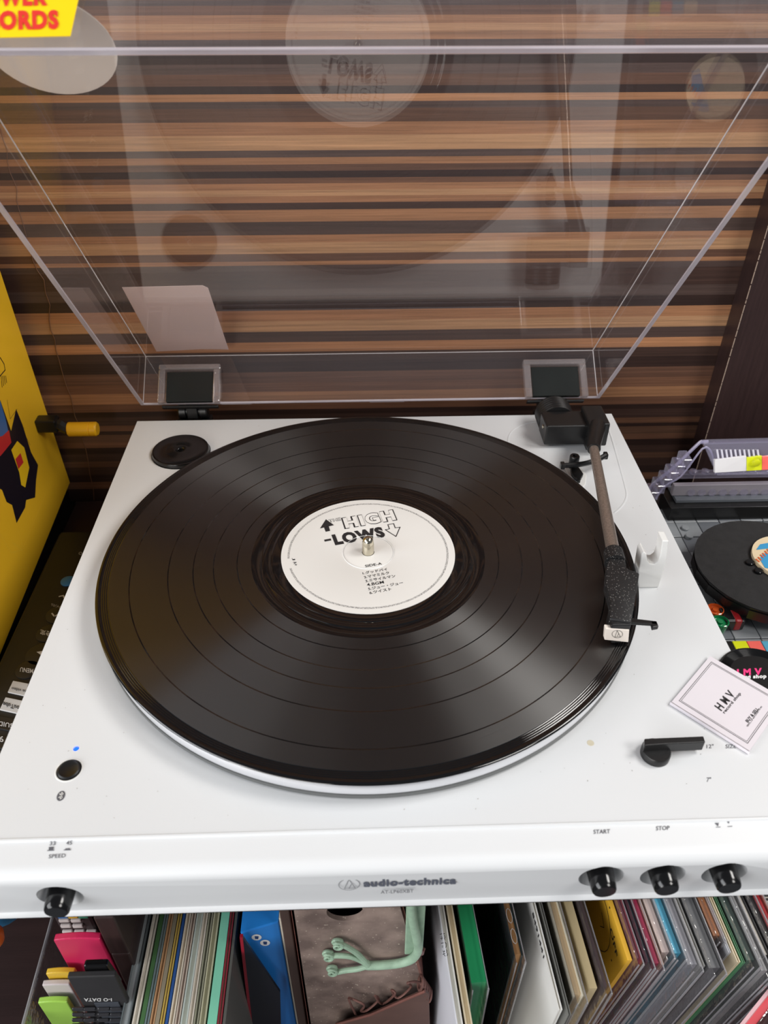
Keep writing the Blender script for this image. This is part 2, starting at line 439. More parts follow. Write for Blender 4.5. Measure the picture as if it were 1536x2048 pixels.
fl([[(94.5, 1700.5), (108.5, 1700), (108.5, 1701.5), (94.5, 1702)], [(98, 1694), (108, 1693.5), (107, 1700), (97.5, 1700.5)],
    [(127.5, 1699.5), (142, 1699), (142, 1700.5), (127.5, 1701)], [(131, 1697), (140, 1696.5), (141, 1699), (130, 1699.5)]], slope)
fl([[(1429, 1646), (1437.5, 1646), (1436, 1653)], [(1431.5, 1654), (1441, 1653.5), (1441, 1654.8), (1431.5, 1655)],
    [(1450.5, 1640), (1459, 1640), (1458, 1647.5)], [(1455, 1652.5), (1464.5, 1652), (1464.5, 1653.3), (1455, 1653.8)]], slope)
ptext('audio-technica', 727, 1774, 912, 1768, 15, bold=.045, fn=face, m=mat('blue_grey_ink', (88, 92, 104), .5)); ptext('AT-LP60XBT', 761.5, 1787, 827, 1784.5, 6.5, fn=face)
def brand(cx, cy, rx, ry, fn, wd, nrm, parent, tilt=0, m=INK):
    """the ellipse emblem with the open triangle"""
    q = lambda x, y: fn(cx+x*rx+y*0, cy-y*ry+x*tilt)
    P = [[q(math.cos(a), math.sin(a)) for a in [2*PI*i/40 for i in range(40)]]]
    s = stroke(P[0], wd, nrm, True)
    s += stroke([q(-.46, -.72), q(-.02, .92), q(.58, -.68)], wd, nrm); s += stroke([q(-.46, -.72), q(.58, -.68)], wd, nrm); s += stroke([q(-.02, -.70), q(.22, .06)], wd, nrm)
    return flat(s, m, parent, 'emblem', nrm, .00012)
brand(698.5, 1768.5, 21, 11, face, .00028, (0, -1, .05), tt, -1)
# wireless emblem
bm_ = [[deck(122+9*math.cos(a)*.9+math.sin(a)*3.0, 1592-12*math.sin(a)*.85) for a in [2*PI*i/32 for i in range(32)]]]
flat(bm_, INK, tt, 'emblem', (0, 0, 1), .00010)
q = lambda x, y: deck(122+x+y*.25, 1592-y)
flat(stroke([q(-3.5, 4), q(4, -3.5), q(0, -7.5), q(0, 7.5), q(4, 3.5), q(-3.5, -4)], .00032, (0, 0, 1)), WHITE2, tt, 'emblem', (0, 0, 1), .00025)

# size lever
lv = empty('size_lever', at(1310, 1500, 2, 0)); lv.parent = tt; lv.location = lv.location-tt.location
c = at(1312, 1502, 2, .003)
obj('pivot', lathe([(0, .0002), (.0066, .0002), (.0066, .0034), (.0062, .004), (0, .004)], 36, (c.x, c.y, 0)), BLACK, lv, True)
pts = [at(1289, 1477, 2, .0085), at(1407, 1472, 2, .0085), at(1411, 1484, 2, .0085), at(1335, 1487.5, 2, .0085), at(1289, 1491, 2, .0085)]
obj('handle', prism(pts, (0, 0, -.0062), .0004), BLACK, lv)

# tonearm well: shallow raised outline on the deck
wl = [at(u, v, 2, 0) for u, v in [(1016, 893), (1018, 872), (1030, 857), (1055, 846), (1090, 842), (1150, 841), (1195, 843), (1212, 850), (1222, 872), (1236, 920), (1251, 975), (1253, 992), (1248, 1006), (1238, 1018), (1228, 1026)]]
wl = smoothpath(wl, 4); bm = tube(wl, [.0002]+[.0007]*(len(wl)-2)+[.0002], 8, flat=.5)
obj('arm_well_rim', bm, WHITE, tt, True)

# ---- platter
H = .0134
pr = [(0, .0010), (.1440, .0010), (.1455, .0020), (.1478, .0022), (.1490, .0030), (.1492, .0040), (.1500, .0044), (.1500, .0070), (.1494, .0100), (.1482, .0114), (.1470, .0117), (0, .0117)]
plat = obj('platter', lathe(pr, 192), mat('satin_aluminium', (225, 226, 230), .28, .55, var=.02), tt, True)
tag(obj('platter_skirt', lathe([(.1492, .0012), (.1500, .0012), (.1504, .0020), (.1504, .0040), (.1494, .0042)], 192, closed=True), mat('dark_grey_rim', (96, 98, 98), .4), plat, True), 'dark grey band round the platter foot')
obj('spindle', lathe([(.0034, .0116), (.0034, .0195), (.0033, .0200), (.0032, .0218), (.0026, .0236), (.0014, .0246), (0, .0249)], 36), CHROME, plat, True)

# ---- dust cover (open lid)
cx0, cx1 = -.1676, .1788; HB = Vector((0, .1772, .0105)); ang = 2.2283
U = Vector((0, math.cos(ang), math.sin(ang))); N = Vector((0, math.sin(ang), -math.cos(ang))); DP = .041; LN = .3256
cov = empty('lid', HB, None); cov.parent = tt; cov.location = cov.location-tt.location
def cv(x, s, t): return HB+Vector((x, 0, 0))+U*s+N*t
def cbox(x0, x1, s0, s1, t0, t1, bv=0, bm=None, dx=0):
    return hexa([cv(x0, s0, t0), cv(x1, s0, t0), cv(x1, s1, t0), cv(x0, s1, t0), cv(x0+dx, s0, t1), cv(x1-dx, s0, t1), cv(x1-dx, s1, t1), cv(x0+dx, s1, t1)], bv, bm)
T_ = .0022
obj('top_panel', cbox(cx0, cx1, 0, LN, DP-T_, DP), ACRYL, cov)
obj('side_wall', cbox(cx0, cx0+T_, 0, LN, .0012, DP-T_), ACRYL, cov)
obj('side_wall', cbox(cx1-T_, cx1, 0, LN, .0012, DP-T_), ACRYL, cov)
obj('rear_wall', cbox(cx0+T_, cx1-T_, 0, T_, .0012, DP-T_), ACRYL, cov)
obj('front_wall', cbox(cx0+T_, cx1-T_, LN-T_, LN, .0012, DP-T_), ACRYL, cov)
bm = cbox(cx0, cx0+T_+.0003, 0, LN, 0, .0012); cbox(cx1-T_-.0003, cx1, 0, LN, 0, .0012, bm=bm)
cbox(cx0+T_, cx1-T_, 0, .0016, 0, .0012, bm=bm); cbox(cx0+T_, cx1-T_, LN-T_, LN, 0, .0012, bm=bm)
cbox(.004, .03, -.0010, 0, 0, .0014, bm=bm); cbox(-.1077, -.085, -.0009, 0, 0, .0014, bm=bm)
tag(obj('lid_rim', bm, EDGE, cov), 'pale cut edge of the clear lid')
bm = tube([cv(cx0+T_, T_, DP-T_), cv(cx0+T_, LN-T_, DP-T_)], .0004, 6); tube([cv(cx1-T_, T_, DP-T_), cv(cx1-T_, LN-T_, DP-T_)], .0004, 6, bm)
tube([cv(cx0+T_, T_, DP-T_), cv(cx1-T_, T_, DP-T_)], .0003, 6, bm); tube([cv(cx0+T_, T_, .001), cv(cx0+T_, T_, DP-T_)], .0003, 6, bm); tube([cv(cx1-T_, T_, .001), cv(cx1-T_, T_, DP-T_)], .0003, 6, bm)
obj('corner_line', bm, BEAD, cov)
# hinge sockets
HP = mat('dark_hinge_plate', (40, 43, 42), .22, .3, var=.15)
SOCK = clear('thick_clear_socket', (.88, .86, .86), .16, .03, .22, (235, 222, 222))
for x0, x1 in ((-.1535, -.1077), (.1209, .1683)):
    bm = B(); a, b = x0, x1; q1 = .0050
    cbox(a, a+q1, .0022, .0085, -.001, .0250, .0008, bm); cbox(b-q1, b, .0022, .0085, -.001, .0250, .0008, bm)
    cbox(a, b, .0022, .0085, .0250, .0292, .0008, bm)
    obj('hinge_socket', bm, SOCK, cov)
    hp = obj('hinge_plate', cbox(a+q1+.0008, b-q1-.0008, .0024, .0062, .0002, .0238, .0004), HP, cov)
    obj('plate_lip', cbox(a+.002, b-.002, -.002, .002, -.0028, -.0012, .0003), BLACK, cov)
for xc in (-.1306, .1446):
    hg = empty('hinge', (xc, .18, 0)); hg.parent = tt; hg.location = hg.location-tt.location
    obj('barrel', lathe([(0, -.011), (.0052, -.011), (.0060, -.010), (.0060, -.0055), (.0046, -.005), (.0046, .005), (.0060, .0055), (.0060, .010), (.0052, .011), (0, .011)], 24, (xc, .1832, .0020), 'X'), BLACK, hg, True)
    obj('arm', box(xc-.0040, xc+.0040, .1768, .1848, -.002, .0108, .0006), BLACK, hg)
    obj('bracket', box(xc-.013, xc+.013, .1742, .1880, -.022, -.004, .001), BLACK, hg)
# stickers on the lid
def on_top(u, v, t):      # pixel to the plane of the lid's top panel
    p0 = cv(0, 0, t); d = RM @ Vector(((u-768)/FPX, (1024-v)/FPX, -1)); return CAM+d*((p0-CAM).dot(N)/d.dot(N))
def on_front(u, v):
    p0 = cv(0, LN, 0); d = RM @ Vector(((u-768)/FPX, (1024-v)/FPX, -1)); return CAM+d*((p0-CAM).dot(U)/d.dot(U))
t0 = DP+.0002
pc = [(244, 575), (405, 571), (416, 576), (457, 699), (440, 698.5), (400, 698.5), (313, 703)]
st = obj('paper_sticker', prism([on_top(u, v, t0) for u, v in pc], N*.0002), paper('lilac_white_paper', (253, 242, 242), .62), cov)
tag(st, 'pale paper label stuck on the lid back')
c0 = on_top(88, 100, t0)
el = []
for i in range(48):
    a = 2*PI*i/48; el.append(on_top(96+139*math.cos(a)+28*math.sin(a)*0, 88-96*math.sin(a)-30*math.cos(a)*-1, t0))
tag(obj('round_sticker', prism(el, N*.0003), paper('cream_paper', (255, 252, 248), .62), cov), 'large round cream sticker at the lid corner')
YEL = mat('yellow_sticker', (250, 214, 20), .35, var=.02); REDK = mat('red_ink', (225, 58, 48), .4)
pq = [(-140, -70), (172, -70), (141, 73), (-140, 79)]
ys = obj('shop_sticker', prism([on_front(u, v) for u, v in pq], U*.0003), YEL, cov); tag(ys, 'yellow shop sticker with red lettering')
def ft(s, u0, v0, u1, v1, hgt): 
    p0, p1 = on_front(u0, v0), on_front(u1, v1); um = on_front(u0, v0-hgt)-p0
    text(s, p0, p1, um, REDK, ys, bold=.055, lift=.0006)
ft('RECORDS', -82, 64, 119, 61, 39); ft('TOWER', -60, 16, 96, 14, 36)

# ------------------------------------------------------------------ tonearm
ta = empty('tonearm', (.15, .125, 0)); ta.parent = tt; ta.location = ta.location-tt.location
SPK = G('speckled_black_plastic')
vn = SPK.n('ShaderNodeTexVoronoi'); vn.inputs['Scale'].default_value = 900; tcn = SPK.n('ShaderNodeTexCoord'); SPK.l(tcn.outputs['Object'], vn.inputs['Vector'])
rp = SPK.n('ShaderNodeValToRGB'); rp.color_ramp.elements[0].position = .13; rp.color_ramp.elements[0].color = (.25, .24, .23, 1); rp.color_ramp.elements[1].position = .24; rp.color_ramp.elements[1].color = (.011, .011, .012, 1)
SPK.l(vn.outputs['Distance'], rp.inputs[0]); SPK.l(rp.outputs[0], SPK.b.inputs['Base Color']); SPK.b.inputs['Roughness'].default_value = .5
SPK = SPK.m
TUBEM = mat('bronze_grey_tube', (150, 136, 126), .28, .6, var=.25, scale=900)
obj('pivot_housing', box(.1272, .1600, .1255, .1462, .0025, .0185, .0012, 3), BLACK, ta)
hb = obj('arm_block', box(.1560, .1708, .1215, .1470, .0035, .0222, .0012, 3), BLACK, ta)
obj('block_foot', box(.1545, .1625, .1150, .1220, .0045, .0125, .0008, 2), BLACK, ta)
bm = lathe([(0, -.0135)]+[(.0128+(.0006 if i % 2 else 0), -.0135+i*.00135) for i in range(12)]+[(.0128, .0030), (0, .0030)], 48, (.1400, .1600, .0085), 'Y')
obj('counterweight', bm, BLACK, ta, True, 20)
obj('screw', lathe([(0, -.0006), (.0008, -.0006), (.0016, -.0002), (.0016, .002), (0, .002)], 16, (.1268, .134, .013), 'X'), CHROME, ta, True)
A0 = Vector((.1625, .1240, .0190)); A1 = at(1187, 893, 2, .0215); A2 = at(1228, 1113, 2, .0245)
obj('arm_socket', tube([A0, A0.lerp(A1, .55), A1, A1.lerp(A2, .03)], [.0058, .0052, .0046, .0044], 24), BLACK, ta, True)
obj('arm_tube', tube([A1, A1.lerp(A2, .5), A2], [.0031, .0034, .0037], 28), TUBEM, ta, True)
hs = empty('headshell', A2); hs.parent = ta; hs.location = hs.location-worldloc(ta)
obj('collar', tube([A2+(A1-A2).normalized()*.004, A2+(A1-A2).normalized()*-.001, A2+(A1-A2).normalized()*-.006], [.0052, .0056, .0058], 24), SPK, hs, True)
ZS = .0285
top = [at(u, v, 2, ZS) for u, v in [(1214, 1128), (1220, 1116), (1250, 1118), (1253, 1135), (1257, 1138), (1279, 1146), (1272, 1190), (1263, 1244), (1219, 1237), (1221, 1200), (1211, 1165)]]
bot = []
for p in top: bot.append(Vector((p.x, p.y, .0215)))
bm = B(); nV = len(top); ta1 = [bm.verts.new(p) for p in top]; tb1 = [bm.verts.new(p) for p in bot]
bm.faces.new(ta1); bm.faces.new(tb1[::-1])
for i in range(nV): bm.faces.new((ta1[i], tb1[i], tb1[(i+1) % nV], ta1[(i+1) % nV]))
bmesh.ops.recalc_face_normals(bm, faces=bm.faces); bev(bm, .0008, 3)
obj('shell_body', bm, SPK, hs, True)
f0, f1 = at(1219, 1238, 2, ZS-.001), at(1263, 1245, 2, ZS-.001); yc = at(1233, 1284, 2, .0152).y; print('nose', f0, yc)
obj('shell_nose', hexa([Vector((f0.x+.0002, yc+.0004, .0212)), Vector((f1.x-.0002, yc+.0004, .0212)), Vector((f1.x, f1.y+.004, .0212)), Vector((f0.x, f0.y+.004, .0212)),
                        Vector((f0.x+.0002, yc+.0004, .0270)), Vector((f1.x-.0002, yc+.0004, .0270)), Vector((f1.x, f1.y+.004, .0280)), Vector((f0.x, f0.y+.004, .0280))], .0005), BLACK, hs)
g0, g1 = at(1263, 1236, 2, .0240), at(1313, 1243, 2, .0240)
dv = Vector((0, -.0036, 0))
bm = hexa([g0+dv+Vector((-.002, 0, -.0012)), g1+dv*.7+Vector((0, 0, -.0012)), g1+Vector((0, 0, -.0012)), g0+Vector((-.002, 0, -.0012)), g0+dv+Vector((-.002, 0, .0004)), g1+dv*.7+Vector((0, 0, .0004)), g1+Vector((0, 0, .0004)), g0+Vector((-.002, 0, .0004))], .0004)
hexa([g1+dv*1.2+Vector((-.0035, 0, -.002)), g1+dv*1.0+Vector((0, 0, -.002)), g1+Vector((0, 0, -.002)), g1+Vector((-.003, 0, -.002)), g1+dv*1.2+Vector((-.0035, 0, .0004)), g1+dv*1.0+Vector((0, 0, .0004)), g1+Vector((0, 0, .0004)), g1+Vector((-.003, 0, .0004))], .0004, bm)
obj('finger_lift', bm, BLACK, hs)
# cartridge
yc = at(1233, 1284, 2, .0152).y
cA, cB = at(1211, 1257, 1, yc), at(1259, 1260, 1, yc); cC, cD = at(1257, 1285, 1, yc), at(1209, 1280, 1, yc)
off = Vector((0, .003, 0))
cart = obj('cartridge', prism([cA, cB, cC, cD], off, .0004), mat('ivory_plastic', (236, 226, 216), .4, var=.02), hs)
brand(1234.5, 1268, 10.5, 7.5, lambda u, v: at(u, v, 1, yc), .0002, (0, -1, 0), cart, .1, INKD)
m_ = (cC+cD)/2
obj('stylus_holder', hexa([m_+Vector((-.0022, .0005, -.0016)), m_+Vector((.0022, .0005, -.0016)), m_+Vector((.0020, .008, -.0016)), m_+Vector((-.0020, .008, -.0016)), m_+Vector((-.0026, .0002, .0002)), m_+Vector((.0026, .0002, .0002)), m_+Vector((.0024, .008, .0002)), m_+Vector((-.0024, .008, .0002))]), BLACK, hs)
# cue lift
cl = empty('cue_lift', at(1148, 915, 2, 0)); cl.parent = tt; cl.location = cl.location-tt.location
c = at(1148, 922, 2, .006)
obj('lift_post', lathe([(0, .0002), (.0034, .0002), (.0034, .0098), (.0030, .0104), (.0016, .0104), (.0014, .0090), (0, .0090)], 24, (c.x, c.y, 0)), BLACK, cl, True)
pts = smoothpath([at(1125, 931, 2, .0088), at(1150, 930, 2, .0088), at(1175, 926, 2, .0090), at(1196, 919, 2, .0095), at(1211, 911, 2, .0100)], 4)
obj('lift_bar', tube(pts, .0018, 8), BLACK, cl, True)
for u, v in ((1125, 931), (1211, 911)):
    c2 = at(u, v, 2, .0092); obj('lift_stop', box(c2.x-.0014, c2.x+.0014, c2.y-.0022, c2.y+.0022, .0072, .0112, .0005), BLACK, cl)
obj('anti_skate_lever', prism([at(u, v, 2, .0034) for u, v in [(1141, 934), (1158, 934), (1167, 947), (1162, 956), (1161, 961), (1156, 961), (1155, 957), (1150, 955), (1143, 946)]], (0, 0, -.0030), .0005), BLACK, cl)
obj('lift_guide', prism([at(u, v, 2, .0012) for u, v in [(1127, 918), (1140, 922), (1166, 938), (1173, 950), (1171, 968), (1165, 975), (1150, 965), (1138, 950), (1128, 935)]], (0, 0, -.0010), .0004), WHITE2, cl)
# arm rest
yr = -.0205
def ar(u, v): return at(u, v, 1, yr)
fr = [(1278, 1172), (1276, 1150), (1283, 1110), (1288, 1104), (1293, 1108), (1295, 1122), (1300, 1128), (1309, 1129), (1316, 1124), (1321, 1110), (1325, 1082), (1338, 1082), (1335, 1112), (1325, 1150), (1318, 1173)]
bz = ar(1278, 1172).z
P = [ar(u, v) for u, v in fr]; P[0].z = P[-1].z = 0.0002
P = [Vector((p.x, p.y, max(p.z, .0002))) for p in P]
obj('arm_rest', prism(P, (0, .0085, 0), .0005), WHITE2, tt)
obj('stain', lathe([(0, .00008), (.0011, .0001), (.0015, .00014), (.0017, .00002)], 14, at(1181, 1486, 2, 0)), mat('dried_drop', (206, 198, 176), .5), tt)
bm = B(); rr = random.Random(11)
for i in range(260):
    x, y = rr.uniform(XL+.005, XR-.005), rr.uniform(-.16, YB-.005)
    if math.hypot(x, y) < .153: continue
    r_ = rr.uniform(.00008, .00022); a = rr.uniform(0, PI)
    bm.faces.new([bm.verts.new((x+r_*math.cos(a+k*PI/2)*(2.2 if k % 2 else .8), y+r_*math.sin(a+k*PI/2)*(2.2 if k % 2 else .8), .00012)) for k in range(4)])
me = bpy.data.meshes.new('dust'); bm.to_mesh(me); bm.free(); o = link('dust_specks', me, mat('grey_dust', (150, 145, 138), .9), tt); o['kind'] = 'stuff'

# ------------------------------------------------------------------ 45 adapter
ad = empty('single_adapter', (AD.x, AD.y, -.0012), 'black round adapter disc for singles lying in the plinth corner', 'adapter')
obj('disc', lathe([(.0022, -.0012), (.0022, .0022), (.0030, .0030), (.0048, .0034), (.0060, .0030), (.0180, .0026), (.0188, .0030), (.0196, .0028), (.0200, .0016), (.0200, -.0011)], 64, (AD.x, AD.y, 0), closed=True), BLACKG, ad, True)

# ------------------------------------------------------------------ the record
rec = empty('vinyl_record', (0, 0, .0117), 'black long-playing record with white label spinning on the platter', 'record')
g = G('grooved_vinyl'); b = g.b
tc = g.n('ShaderNodeTexCoord'); sp = g.n('ShaderNodeSeparateXYZ'); g.l(tc.outputs['Object'], sp.inputs[0])
R_ = g.math('SQRT', g.math('ADD', g.math('POWER', sp.outputs[0], 2.0), g.math('POWER', sp.outputs[1], 2.0)))
rs = g.math('MULTIPLY', R_, 1/.16)
rmp = g.n('ShaderNodeValToRGB'); rmp.color_ramp.interpolation = 'CONSTANT'; g.l(rs, rmp.inputs[0])
gaps = [.0746, .0874, .0987, .1123, .1330]; st_ = [(0, 0)]
st_.append((.0663, 1))
for q_ in gaps: st_ += [(q_-.00035, 0), (q_+.00035, 1)]
st_.append((.1442, 0))
cr_ = rmp.color_ramp
while len(cr_.elements) < len(st_): cr_.elements.new(.5)
for e, (r, v) in zip(cr_.elements, st_): e.position = r/.16; e.color = (v, v, v, 1)
mask = rmp.outputs[0]
# fine rings vary the grooves' gloss
cmb = g.n('ShaderNodeCombineXYZ'); g.l(g.math('MULTIPLY', R_, 1.0), cmb.inputs[0])
nz = g.n('ShaderNodeTexNoise'); nz.inputs['Scale'].default_value = 1500; nz.inputs['Detail'].default_value = 3; g.l(cmb.outputs[0], nz.inputs['Vector'])
rgh = g.math('MULTIPLY_ADD', mask, g.math('MULTIPLY_ADD', nz.outputs[0], .10, .24), .05) if False else None
ra = g.math('MULTIPLY_ADD', nz.outputs[0], .12, .24); rgh = g.math('ADD', g.math('MULTIPLY', ra, mask), .05)
g.l(rgh, b.inputs['Roughness'])
b.inputs['Base Color'].default_value = (.003, .003, .0034, 1)
b.inputs['IOR'].default_value = 1.62
g.l(g.math('MULTIPLY', mask, .98), b.inputs['Anisotropic'])
tg = g.n('ShaderNodeTangent', direction_type='RADIAL', axis='Z'); g.l(tg.outputs[0], b.inputs['Tangent']); b.inputs['Anisotropic Rotation'].default_value = .25
g.l(g.math('MULTIPLY_ADD', mask, .5, .5), b.inputs['Specular IOR Level'])
VIN = g.m
pr = [(.0038, -.0016), (.0038, 0), (.0490, 0), (.0500, -.0002), (.0540, -.0003)]
for r in (.0556, .0608): pr += [(r-.0003, -.0003), (r-.0001, -.00045), (r+.0001, -.00045), (r+.0003, -.0003)]
pr += [(.0663, -.0003), (.1440, -.0003)]
for i in range(4):
    r = .1446+i*.00105; pr += [(r, -.0003), (r+.0004, -.0005), (r+.0007, -.0003)]
pr += [(.1494, -.0002), (.1503, -.0001), (.1510, -.0004), (.1513, -.0009), (.1509, -.0014), (.1495, -.0016)]
disc = obj('disc', lathe([(r, z) for r, z in pr], 256, closed=True), VIN, rec, True, 60)
for v in disc.data.vertices: v.co.z += H+.0001
# label with a ring of small print round it
g = G('white_label_paper'); b = g.b
tc = g.n('ShaderNodeTexCoord'); sp = g.n('ShaderNodeSeparateXYZ'); g.l(tc.outputs['Object'], sp.inputs[0])
R_ = g.math('SQRT', g.math('ADD', g.math('POWER', sp.outputs[0], 2.0), g.math('POWER', sp.outputs[1], 2.0)))
an = g.math('ARCTAN2', sp.outputs[1], sp.outputs[0])
band = g.math('COMPARE', R_, .0456, .0006)
cm = g.n('ShaderNodeCombineXYZ'); g.l(g.math('MULTIPLY', an, 60), cm.inputs[0]); g.l(g.math('MULTIPLY', R_, 1200), cm.inputs[1])
nz = g.n('ShaderNodeTexNoise'); nz.inputs['Scale'].default_value = 1.1; nz.inputs['Detail'].default_value = 3; g.l(cm.outputs[0], nz.inputs['Vector'])
gap = g.math('GREATER_THAN', g.math('ABSOLUTE', g.math('SUBTRACT', an, -2.95)), .09)
k = g.math('MULTIPLY', g.math('MULTIPLY', band, gap), g.math('MULTIPLY_ADD', nz.outputs[0], 2.6, -.75))
mx = g.n('ShaderNodeMix', data_type='RGBA'); mx.inputs[6].default_value = lin((232, 230, 226)); mx.inputs[7].default_value = lin((120, 118, 118)); g.l(k, mx.inputs[0]); g.l(mx.outputs[2], b.inputs['Base Color'])
b.inputs['Roughness'].default_value = .35
lab = obj('label', lathe([(.0036, H+.00012), (.0140, H+.00020), (.0144, H+.00005), (.0148, H+.0002), (.0499, H+.00022), (.0499, H-.0001), (.0036, H-.0001)], 128, closed=True), g.m, rec, True)
tag(lab, 'white paper record label printed in black')
obj('pressed_ring', lathe([(.0143, H+.0002), (.0146, H+.0005), (.0149, H+.0002)], 96), WHITE2, lab, True)
ZL = H+.00024
def LP(x, y): return Vector((x/1000, y/1000, ZL))
def lt(s, p0, p1, upv, m=INKD, bold=.01, lift=.00012): return text(s, LP(*p0), LP(*p1), Vector((upv[0]/1000, upv[1]/1000, 0)), m, lab, bold=bold, lift=lift)
LW = mat('label_white_ink', (236, 234, 230), .4)
lt('HIGH', (-13.6, 21.0), (18.2, 28.6), (-2.4, 11.1), INKD, .075, .00012); lt('HIGH', (-12.9, 21.6), (17.5, 28.9), (-2.2, 10.0), LW, .045, .00024)
lt('THE', (-22.9, 27.6), (-15.9, 29.6), (-.6, 2.9), INKD, .03); lt('THE', (-22.6, 27.9), (-16.2, 29.7), (-.5, 2.3), LW, .0, .00024)
lt('LOWS', (-18.9, 6.3), (10.8, 13.1), (-2.6, 9.8), INKD, .06)
flat([[LP(-25.2, 9.9), LP(-21.4, 10.9), LP(-21.8, 12.6), LP(-25.6, 11.6)]], INKD, lab)
flat([[LP(-25.1, 30.9), LP(-28.4, 22.2), LP(-20.1, 25.1)], [LP(-26.0, 23.2), LP(-23.2, 24.2), LP(-22.3, 19.7), LP(-24.9, 19.0)]], INKD, lab, 'arrow')
ad_ = [LP(16.6, 13.3), LP(10.5, 19.8), LP(13.0, 20.5), LP(12.2, 24.6), LP(15.7, 25.5), LP(16.5, 21.4), LP(19.4, 22.0)]
flat(stroke(ad_, .0005, (0, 0, 1), True), INKD, lab, 'arrow')
lt('SIDE-A', (-1.7, -13.4), (7.7, -11.3), (-.4, 2.0), INKD, .01)
for s_, a, b2 in (('1.グッドバイ', (-3.1, -19.4), (10.7, -16.2)), ('2.ママミルク', (-2.4, -22.6), (11.6, -19.3)), ('3.ミサイルマン', (-1.6, -25.8), (14.9, -22.0)), ('4.BGM', (-.9, -28.9), (8.4, -26.8)), ('5.ジュー・ジュー', (-.2, -32.1), (18.9, -27.6)), ('6.ツイスト', (.4, -35.2), (12.3, -32.4))):
    lt(s_, a, b2, (-.45, 2.2), INKD, .012)
lt('J', (-43.6, -4.2), (-43.0, -6.2), (1.5, 0.4)); lt('A+', (-42.8, -7.6), (-41.6, -11.0), (1.8, .7))

# ------------------------------------------------------------------ shop card with a tiny record
CZ = .0020
card = empty('paper_card', (.1731, -.1039, 0), 'small white paper sleeve with black print lying on the plinth corner', 'card')
K4 = [at(1420, 1312, 2, CZ), at(1342, 1405, 2, CZ), at(1498, 1503, 2, CZ)]
K4.append(K4[0]+K4[2]-K4[1])
PAPER = mat('white_card', (226, 220, 226), .55, var=.015)
ex = (K4[2]-K4[1]); ey = (K4[0]-K4[1])
def cpt(a, b, z=0): return K4[1]+ex*a+ey*b+Vector((0, 0, z))
obj('back_leaf', prism([p+Vector((0, 0, -.0018)) for p in K4], (0, 0, .0003)), PAPER, card)
obj('front_leaf', prism(K4, (0, 0, -.0003)), PAPER, card)
obj('folded_spine', prism([cpt(-.012, -.005), cpt(1.012, -.005), cpt(1.0, .02), cpt(0, .02)], (0, 0, -.0018), .0002), PAPER, card)
fr = [cpt(.06, .09), cpt(.94, .09), cpt(.94, .92), cpt(.06, .92)]; fr2 = [cpt(.078, .108), cpt(.922, .108), cpt(.922, .902), cpt(.078, .902)]
flat(stroke(fr, .00022, (0, 0, 1), True)+stroke(fr2, .00016, (0, 0, 1), True), INKD, card, 'printed_border')
def cx(s, u0, v0, u1, v1, du, dv, bold=.02): 
    p0, p1 = at(u0, v0, 2, CZ), at(u1, v1, 2, CZ); text(s, p0, p1, at(u0+du, v0+dv, 2, CZ)-p0, INKD, card, bold=bold)
cx('H M V', 1443, 1423, 1471, 1390, -15, -11, .03)
cx('record shop', 1451, 1429, 1484, 1389, -7, -5, .02)
cx('BUY & SELL', 1496, 1446, 1518, 1419, -6, -4.5, .03)
cx('VINYL, CD and CASSETTE etc', 1496, 1455, 1525, 1414, -3.6, -2.7, .01)
cc = Vector((.1960, -.0895, 0)); 
mr = empty('tiny_toy_record', (cc.x, cc.y, .0004), 'tiny black toy record sticking out of the white paper card sleeve', 'toy record')
md = obj('disc', lathe([(0, .0016)]+[(.0150-i*0, .0016) for i in range(1)]+[x for i in range(9) for x in ((.0152+i*.0006, .0016), (.0155+i*.0006, .0013))]+[(.0208, .0014), (.0209, .0010), (.0205, .0005), (0, .0005)], 72, cc), BLACKG, mr, True, 20)
PK = mat('pink_ink', (240, 60, 130), .4); WI = mat('white_ink', (235, 235, 235), .4)
def mt(s, u0, v0, u1, v1, hgt, m):
    p0, p1 = at(u0, v0, 2, .0016), at(u1, v1, 2, .0016); text(s, p0, p1, at(u0, v0-hgt, 2, .0016)-p0, m, mr, bold=.05)
mt('H M V', 1464, 1353, 1524, 1350, 14, PK); mt('record shop', 1463, 1361, 1533, 1358.5, 10, WI)

# ------------------------------------------------------------------ yellow toy arcade cabinet, left
XY = -.252
def yp(u, v): return at(u, v, 0, XY)
YEL2 = mat('amber_yellow_plastic', (236, 186, 40), .3, var=.05, scale=6)
arc = empty('toy_arcade', (XY-.06, .1, ZB), 'yellow toy arcade cabinet with black base and side crank at the left', 'toy')
pb = yp(140, 965); pf = yp(0, 1310); d_ = pf-pb; pf2 = pb+d_*1.3
pt = yp(0, 540); up_ = (pt-pb); pt2 = pb+up_*2.2
side = [pb, pf2, Vector((XY, pf2.y, pf2.z+.33)), pt2]
sd = obj('side_panel', prism(side, (-.0035, 0, 0), .0004), YEL2, arc)
obj('shell', prism([p+Vector((-.0036, 0, .002)) for p in side], (-.12, 0, 0)), YEL2, arc)
obj('base', box(XY-.12, XY+.0005, pf2.y, pb.y-.001, ZB, pf.z-.0045), BLACKG, arc)
obj('base_wedge', prism([Vector((XY-.004, pb.y, ZB+.001)), Vector((XY-.004, pf2.y, ZB+.001)), Vector((XY-.004, pf2.y, pf2.z)), Vector((XY-.004, pb.y, pb.z))], (-.11, 0, 0)), BLACKG, arc)
